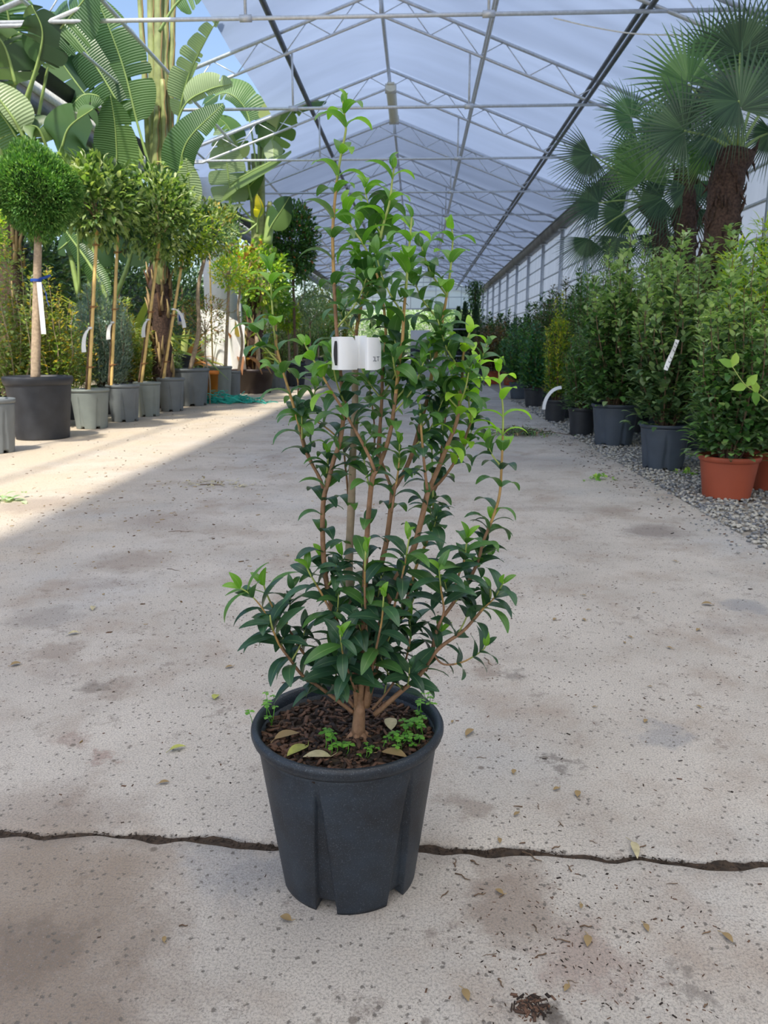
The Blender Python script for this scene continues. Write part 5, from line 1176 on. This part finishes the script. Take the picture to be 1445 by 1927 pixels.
# ------------------------------------------------------------------ RIGHT SIDE: SHRUBS
RS = [ # px, Y, R, h, pot, kind, top py, spread, stems, spacing, tpl, leaf, mats, top, tw, low, label
 (1388, 4.70, .178, .255, 'pot_terracotta', 'plain', 440, .27, 30, .0060, T_ROUND, .046, ['feijoa', 'feijoa', 'privet'], 'feijoa_top', .13, 900, 'dense broad-leaved shrub in a terracotta pot at the right edge of the gravel'),
 (1480, 4.95, .178, .255, 'pot_terracotta', 'plain', 520, .30, 24, .0070, T_LAUREL, .055, ['feijoa', 'privet'], 'feijoa_top', .13, 500, 'shrub in a second terracotta pot, mostly cut by the right edge'),
 (1260, 5.80, .187, .335, 'pot_blue', 'groove', 425, .30, 24, .0075, T_ROUND, .058, ['feijoa', 'laurel_dark', 'feijoa'], 'feijoa_top', .13, 420, 'shrub with glossy round leaves in a blue-grey pot, next behind the terracotta pot'),
 (1162, 7.20, .215, .38, 'pot_blue', 'groove', 432, .36, 30, .0065, T_ROUND, .058, ['feijoa', 'privet', 'laurel_dark'], 'feijoa_top', .15, 700, 'tall dense green shrub in the larger blue-grey ribbed pot'),
 (1100, 8.05, .150, .28, 'pot_black', 'plain', 560, .24, 22, .0060, T_SMALL, .045, ['privet', 'feijoa'], None, .10, 400, 'small-leaved bushy shrub in a black pot left of the larger blue-grey pot'),
 (1048, 9.50, .145, .26, 'pot_black', 'plain', 548, .17, 16, .0060, T_SMALL, .045, ['privet', 'goldtip'], 'goldtip', .07, 120, 'narrow upright shrub with golden tips in a small black pot by the curved white label'),
 (1208, 8.30, .17, .30, 'pot_black', 'plain', 470, .34, 26, .0070, T_LAUREL, .060, ['feijoa', 'greyleaf'], 'feijoa_top', .14, 400, 'shrub in a black pot half hidden between the two blue-grey pots'),
 (1078, 9.9, .16, .28, 'pot_black', 'plain', 505, .28, 22, .0070, T_SMALL, .055, ['privet', 'feijoa'], None, .12, 300, 'bushy green shrub behind the golden-tipped one'),
 (1006, 11.8, .155, .28, 'pot_black', 'plain', 605, .24, 20, .0065, T_ROUND, .055, ['bluegreen', 'privet'], None, .12, 300, 'blue-green shrub in a small black pot left of the golden-tipped one'),
 (1028, 12.8, .17, .30, 'pot_black', 'plain', 535, .36, 24, .0070, T_SMALL, .06, ['brownish', 'laurel_dark', 'privet'], None, .15, 300, 'taller shrub with brownish tops behind the blue-green shrub'),
 (976, 13.6, .16, .28, 'pot_blue', 'plain', 600, .32, 22, .0070, T_SMALL, .06, ['privet', 'bluegreen'], None, .13, 300, 'green shrub in a dark pot, left of the blue-green shrub'),
 (962, 18.3, .21, .30, 'pot_terracotta', 'plain', 608, .42, 24, .0075, T_SMALL, .07, ['privet', 'farhedge'], None, .16, 300, 'green shrub in a terracotta pot far down the right row'),
 (926, 18.9, .22, .30, 'pot_terracotta', 'plain', 592, .46, 26, .0070, T_SMALL, .07, ['brownish', 'brownish', 'rusty'], None, .18, 300, 'brownish flowering shrub in a terracotta pot far down the right row'),
 (898, 19.6, .20, .36, 'pot_blue', 'plain', 600, .35, 20, .0080, T_SMALL, .08, ['brownish', 'farhedge'], None, .18, 200, 'dark shrub in a dark blue pot, first on the left of the far terracotta pots'),
]
for i, (px, Y, R, h, pm, kd, ty, sp, ns, spc, tp, sz, mats, tm, tw, low, lb) in enumerate(RS):
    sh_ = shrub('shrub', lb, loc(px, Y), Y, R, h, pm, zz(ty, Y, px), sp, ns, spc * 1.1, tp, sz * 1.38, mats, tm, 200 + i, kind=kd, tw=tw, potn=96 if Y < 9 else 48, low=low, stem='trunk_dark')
    if px == 1048: gold = sh_
    if px == 1260: blue = sh_
BR = [ # x, Y, top py at own px, spread, tpl, size, mats, top, label
 (2.62, 5.9, 335, .42, T_NARROW, .10, ['yellowgreen', 'privet', 'privet'], 'yellowgreen', 'feathery light green shrub at the right edge below the large palm crown'),
 (2.55, 6.9, 425, .42, T_ROUND, .065, ['feijoa', 'greyleaf'], 'feijoa_top', 'grey-green shrub behind the terracotta pot row, below the shaggy palm trunk'),
 (3.05, 7.3, 400, .45, T_LAUREL, .075, ['privet', 'feijoa'], 'feijoa_top', 'green shrub against the right wall below the large palm'),
 (2.55, 8.0, 440, .42, T_ROUND, .065, ['feijoa', 'feijoa_top'], 'feijoa_top', 'pale-topped shrub behind the two blue-grey pots'),
 (2.55, 9.3, 430, .42, T_SMALL, .065, ['feijoa', 'greyleaf'], 'feijoa_top', 'tall pale-tipped shrub behind the larger blue-grey pot'),
 (2.45, 10.7, 455, .42, T_SMALL, .065, ['privet', 'greyleaf'], 'feijoa_top', 'soft green shrub in the second row behind the black pots'),
 (2.55, 12.4, 500, .45, T_SMALL, .07, ['privet', 'farhedge'], None, 'green shrub in the second row under the drooping palm leaves'),
 (2.60, 14.6, 520, .48, T_SMALL, .07, ['brownish', 'laurel_dark'], None, 'dark brownish shrub in the second row farther down'),
 (2.55, 16.8, 550, .50, T_SMALL, .08, ['farhedge', 'privet'], None, 'dark green shrub in the second row level with the far terracotta pots'),
 (2.75, 20.5, 575, .6, T_SMALL, .10, ['bluegreen', 'farhedge'], None, 'green shrub in the second row beyond the far terracotta pots'),
 (2.75, 25.0, 585, .65, T_SMALL, .12, ['privet', 'farhedge'], None, 'green bush far down the right wall'),
 (2.6, 30.0, 590, .75, T_SMALL, .14, ['farhedge', 'privet'], None, 'dark bush near the far end of the right wall'),
 (2.2, 36.0, 590, .8, T_SMALL, .16, ['farhedge'], None, 'dark bush beside the metal trolley near the far end'),
]
for i, (x, Y, ty, sp, tp, sz, mats, tm, lb) in enumerate(BR):
    px = 786 + 1447 * x / Y * .97
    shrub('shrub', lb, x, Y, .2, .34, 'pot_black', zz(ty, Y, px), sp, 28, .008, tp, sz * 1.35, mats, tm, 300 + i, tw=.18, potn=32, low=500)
for k, (x, Y, hz, lb) in enumerate(((1.55, 33.5, 2.6, 'left of three dark cypresses near the far opening'), (1.95, 35, 2.9, 'middle of three dark cypresses near the far opening'), (2.35, 33, 2.7, 'right of three dark cypresses near the far opening'))):
    r = thing('cypress', lb, 'tree', (x + .35, Y + 4, 0)); f = MB(); rs = np.random.default_rng(400 + k); m = MB(); m.tube([(0, 0, 0), (0, 0, hz * .8)], [.05, .02], 6); m.build('trunk', 'trunk_dark', r)
    n = 1600; z = rs.random(n); a = rs.uniform(0, 6.28, n); q = .34 * np.sin(np.pi * np.clip(z * .9 + .1, 0, 1)) ** .6 * (1 - z * .6)
    f.leaves(T_SCALE, np.stack([q * np.cos(a), q * np.sin(a), z * hz], 1), np.stack([np.cos(a), np.sin(a), np.full(n, 1.4)], 1), .16, 0, None, rs); f.build('foliage', 'farhedge', r)
r = thing('climbing_vine', 'dark climbing vine growing up a post near the far end of the right wall', 'climbing plant', (2.85, 40, 0)); f = MB(); rs = np.random.default_rng(44); n = 2200
z = rs.random(n) * 4.0; P = np.stack([np.clip(rs.normal(0, .2, n), -.5, .5), rs.normal(0, .2, n), z], 1); f.leaves(T_LAUREL, P, rs.normal(0, 1, (n, 3)) + [0, -.5, .2], .16, rs.integers(0, 2, n), None, rs); f.build('foliage', ['farhedge', 'privet'], r)
m = MB(); m.tube([(0, 0, 0), (0, 0, 3.9)], .05, 6); m.build('post', 'trunk_dark', r)
# labels in the right row
m = MB(); c = at(1040, 745, 9.30); t = np.linspace(0, 1, 10); G = []
for q in t: a = math.pi * (.5 + .5 * q); p = c + [.10 + .20 * math.cos(a), 0, -.16 + .26 * math.sin(a)]; G.append([p + [-.018 * math.cos(a), -.01, -.018 * math.sin(a)], p + [.018 * math.cos(a), .01, .018 * math.sin(a)]])
m.grid(G); m.grid([[b_ + [0, .002, 0] for b_ in g_] for g_ in G][::-1]); m.build('label_strip', 'tag_white', gold, origin=(gold.location[0], gold.location[1], 0))
c = at(1263, 668, 5.38); lp = bpy.data.objects.new('label_strip', bpy.data.meshes.new('label_strip')); q_ = c - np.array([blue.location[0], blue.location[1], 0]); r = blue
m = MB(); d = np.array([.30, 0, .95]); d /= np.linalg.norm(d); s_ = np.array([.95, 0, -.3]); G = [[d * q - s_ * .013 + [0, -.01 * math.sin(q * 30), 0], d * q + s_ * .013 + [0, -.008, 0]] for q in np.linspace(-.105, .105, 9)]
m.grid(G); m.grid([[b_ + np.array([0, .0015, 0]) for b_ in g_] for g_ in G][::-1]); bpy.data.objects.remove(lp); ls_ = m.build('label_strip', 'tag_white', r); ls_.location = tuple(q_)
m = MB(); rs = np.random.default_rng(12)
for q in (-.085, -.05, -.02, .03, .055, .08):
    p = d * q + [0, -.016, 0]; m.tube([p - s_ * .008 + d * .006, p + s_ * .002 - d * .002, p + s_ * .008 + d * rs.uniform(-.01, .01)], .0018, 4)
m.build('handwriting', 'ink', ls_)
# leafy shoot reaching in from the right edge
r = thing('leafy_shoot', 'bright green shoot with rounded leaves reaching in from the right edge above the terracotta pot', 'shoot', at(1400, 715, 4.3)); o_ = at(1400, 715, 4.3)
P = smooth([at(1470, 775, 4.35) - o_, at(1425, 740, 4.3) - o_, at(1400, 722, 4.3) - o_, at(1378, 690, 4.3) - o_], 5); m = MB(); m.tube(P, np.linspace(.004, .002, len(P)), 6); m.build('stem', 'stem_green', r)
f = MB(); Pp = [P[-1], P[-1], P[9], P[9], P[6], P[5]]; D = [(.3, 0, 1), (-.9, 0, .5), (-1, -.1, -.2), (.6, 0, .7), (.3, 0, -1), (-.4, -.3, .8)]; f.leaves(T_ROUND, Pp, D, .085, 0, np.tile([0, -1, .4], (6, 1)), np.random.default_rng(3)); f.build('leaves', 'figgreen', r)

# gravel pebbles
def pebbles():
    rs = np.random.default_rng(21); ico = bmesh_ico(); m = MB(); V0, T0 = ico
    def put(n, xa, xb, ya, yb, sa, sb):
        y = rs.uniform(ya, yb, n); x = xa + (xb - xa) * rs.random(n) ** 1.2 + rs.normal(0, .02, n); s_ = rs.uniform(sa, sb, n)
        for i in range(n):
            a = rs.uniform(0, 6.28); sc = np.array([1, rs.uniform(.6, .9), rs.uniform(.4, .65)]) * s_[i]
            V = V0 * sc * (1 + rs.normal(0, .13, (len(V0), 1))); c, q = math.cos(a), math.sin(a)
            V = np.stack([V[:, 0] * c - V[:, 1] * q, V[:, 0] * q + V[:, 1] * c, V[:, 2]], 1) + [x[i], y[i], rs.uniform(0, .010)]
            m.add(V, None, 0, T0)
    put(5200, 1.585, 2.35, 2.9, 7.2, .006, .016); put(2600, 1.585, 2.8, 7, 13, .008, .022); put(900, 2.2, 3.4, 4, 12, .01, .022); put(260, 1.42, 1.6, 3.0, 9, .004, .010)
    tag(m.build('gravel', 'pebble', smooth=False), 'loose grey and beige gravel under the right row of pots', 'gravel', kind='stuff')
def bmesh_ico():
    import bmesh
    b = bmesh.new(); bmesh.ops.create_icosphere(b, subdivisions=1, radius=1.0); V = np.array([v.co[:] for v in b.verts]); T = np.array([[v.index for v in f.verts] for f in b.faces]); b.free(); return V, T
pebbles()
# pile of cuttings
c = gr(978, 818); r = thing('cuttings_heap', 'low heap of dark plant cuttings on the concrete right of the front shrub', 'plant cuttings', c); f = MB(); rs = np.random.default_rng(31); n = 420
P = np.stack([rs.normal(0, .16, n), rs.normal(0, .12, n), rs.uniform(.01, .07, n)], 1); P[:, 2] *= np.exp(-(P[:, 0] / .3) ** 2); f.leaves(T_NARROW, P, rs.normal(0, 1, (n, 3)) * [1, 1, .25], .07, rs.integers(0, 3, n), None, rs); f.build('leaves', ['laurel_dark', 'privet', 'dry_leaf'], r)
m = MB()
for k in range(16): a = rs.uniform(0, 3.14); p = np.array([rs.normal(0, .12), rs.normal(0, .08), .02]); d = np.array([math.cos(a), math.sin(a) * .6, rs.normal(0, .05)]) * rs.uniform(.08, .24); m.tube([p - d, p + [0, 0, .015], p + d + [0, 0, .02]], .003, 4)
m.build('twigs', 'trunk_dark', r)
c = gr(8, 942); f = MB(); n = 26; f.leaves(T_ROUND, np.stack([rs.normal(0, .05, n), rs.normal(0, .05, n), rs.uniform(.005, .04, n)], 1) + c, rs.normal(0, 1, (n, 3)) * [1, 1, .3], .06, 0, None, rs)
tag(f.build('leaf_clump', 'outgreen'), 'pale green clump of wilted leaves on the ground at the left edge', 'leaves', kind='stuff')

for (px, py, lb) in ((1128, 902, 'low green weeds at the edge of the gravel near the larger blue-grey pot'), (1300, 893, 'low green weeds in the gravel at the foot of the nearer blue-grey pot')):
    c = gr(px, py); f = MB(); n = 24; rs = np.random.default_rng(px); f.leaves(T_ROUND, np.stack([rs.normal(0, .05, n), rs.normal(0, .05, n), rs.uniform(.0, .02, n)], 1) + c, rs.normal(0, 1, (n, 3)) * [1, 1, .4] + [0, 0, .3], .04, 0, None, rs)
    tag(f.build('weed', 'figgreen'), lb, 'weed')
c = gr(405, 913); f = MB(); n = 70; rs = np.random.default_rng(8); f.leaves(T_SMALL, np.stack([rs.normal(0, .13, n), rs.normal(0, .07, n), rs.uniform(.0, .02, n)], 1) + c, rs.normal(0, 1, (n, 3)) * [1, 1, .3], .035, 0, None, rs)
tag(f.build('leaf_litter', 'pale_dry'), 'small heap of pale dry leaves beyond the shrub on the left', 'leaves', kind='stuff')
# ------------------------------------------------------------------ ROOF LAMP, FAR END
c = at(735, 166, 13.7); r = thing('ceiling_lamp', 'long pale plastic batten lamp hanging under the ridge', 'lamp', c + [0, .95, 0])
m = MB(); G = []
for a in np.linspace(0, 2 * math.pi, 17):
    G.append([(.085 * math.cos(a), y, .06 * math.sin(a) + (.01)) for y in (-.95, .95)])
m.grid(G); m.add([(.085 * math.cos(a), -.95, .06 * math.sin(a) + .01) for a in np.linspace(0, 6.283, 17)[:-1]] + [(0, -.95, .01)], None, 0, [(16, (k + 1) % 16, k) for k in range(16)]); m.build('diffuser', 'lamp_plastic', r)
m = MB(); m.box((0, 0, .07), (.12, 1.92, .04)); m.build('housing', 'lamp_plastic', r, smooth=False)
for y in (-.9, .9): m = MB(); m.box((0, y, .01), (.185, .06, .135)); m.build('end_cap', 'gutter_white', r, smooth=False)
top = RZ - .09 - c[2]
for y in (-.6, .6): m = MB(); m.tube([(RX - c[0], y, top), (0, y, .08)], .006, 5); m.build('suspension_rod', 'galvanised', r)
m = MB(); P = smooth([at(1042, 34, 8.46), at(1120, 52, 8.3), at(1200, 64, 8.2), at(1300, 66, 8.1)], 8); m.tube(P, .007, 5); tag(m.build('cable', 'gutter_white'), 'thin pale cable sagging from the nearest tie bar towards the palm', 'cable')

# trolley
X0 = at(858, 690, 31)[0]; r = thing('plant_trolley', 'grey metal plant trolley with shelves standing far down the aisle', 'trolley', (X0, 31, 0))
for sx in (-.52, .52):
    for sy in (-.28, .28): m = MB(); m.box((sx, sy, .85), (.045, .045, 1.5)); m.build('post', 'galvanised', r, smooth=False)
for k in range(5):
    m = MB(); m.box((0, 0, .16 + k * .34), (1.0, .54, .04)); m.build('shelf', 'galvanised', r, smooth=False)
for sx in (-.45, .45):
    for sy in (-.22, .22): m = MB(); m.tube([(sx - .02, sy, .06), (sx + .02, sy, .06)], .06, 10); m.build('wheel', 'pot_black', r)
rs = np.random.default_rng(6)
for k in range(12):
    sh = k // 4; x = X0 - .36 + .24 * (k % 4); m = MB(); m.lathe([(.001, .0), (.07, 0), (.095, .17), (.085, .17), (.02, .15)], 12, c=(0, 0, 0)); o = m.build('small_pot', ['pot_black', 'pot_grey', 'pot_blue'][k % 3]); o.location = (x, 31 - .05, .182 + sh * .34)
    tag(o, 'small dark plant pot on a shelf of the far metal trolley', 'pot', 'small pots on the far trolley')
# white van-like box at the far end
X1 = at(790, 678, 44)[0]; r = thing('white_truck', 'small white box truck with a dark lower body near the far opening', 'truck', (X1, 44.5, 0))
m = MB(); m.box((0, 0, 1.25), (1.05, 2.0, .95)); m.build('box_body', 'white_box', r, smooth=False)
m = MB(); m.box((0, -.2, .52), (1.05, 2.3, .5)); m.build('lower_body', 'crate_dark', r, smooth=False)
m = MB(); m.box((0, -1.36, .66), (.7, .02, .16)); m.build('window', 'ink', r, smooth=False)
for sx in (-.42, .42):
    for sy in (-.8, .7): m = MB(); m.tube([(sx - .08, sy, .28), (sx + .08, sy, .28)], .28, 16); m.build('wheel', 'pot_black', r)
# sunny trees outside the far opening
for k, (x, Y, hz, rd, lb) in enumerate(((-4.5, 54, 4.2, 2.0, 'leftmost sunny pale green tree outside the far opening'), (-1.6, 56, 3.9, 2.0, 'second sunny tree from the left outside the far opening'), (1.2, 53, 3.6, 1.7, 'sunny pale green tree right behind the white truck outside'), (3.6, 55, 4.2, 2.0, 'fourth sunny tree from the left outside the far opening'), (6.5, 57, 4.5, 2.2, 'rightmost sunny tree outside the far opening'))):
    r = thing('outdoor_tree', lb, 'tree', (x, Y, 0)); m = MB(); m.tube([(0, 0, 0), (.1, 0, hz * .4), (0, 0, hz * .7)], [.15, .1, .05], 8); m.build('trunk', 'trunk_dark', r)
    f = MB(); rs = np.random.default_rng(500 + k); ball_leaves(f, (0, 0, hz * .52), (rd, rd, hz * .5), 2600, T_SMALL, .26, [0], rs, .3); f.build('foliage', 'outgreen', r)
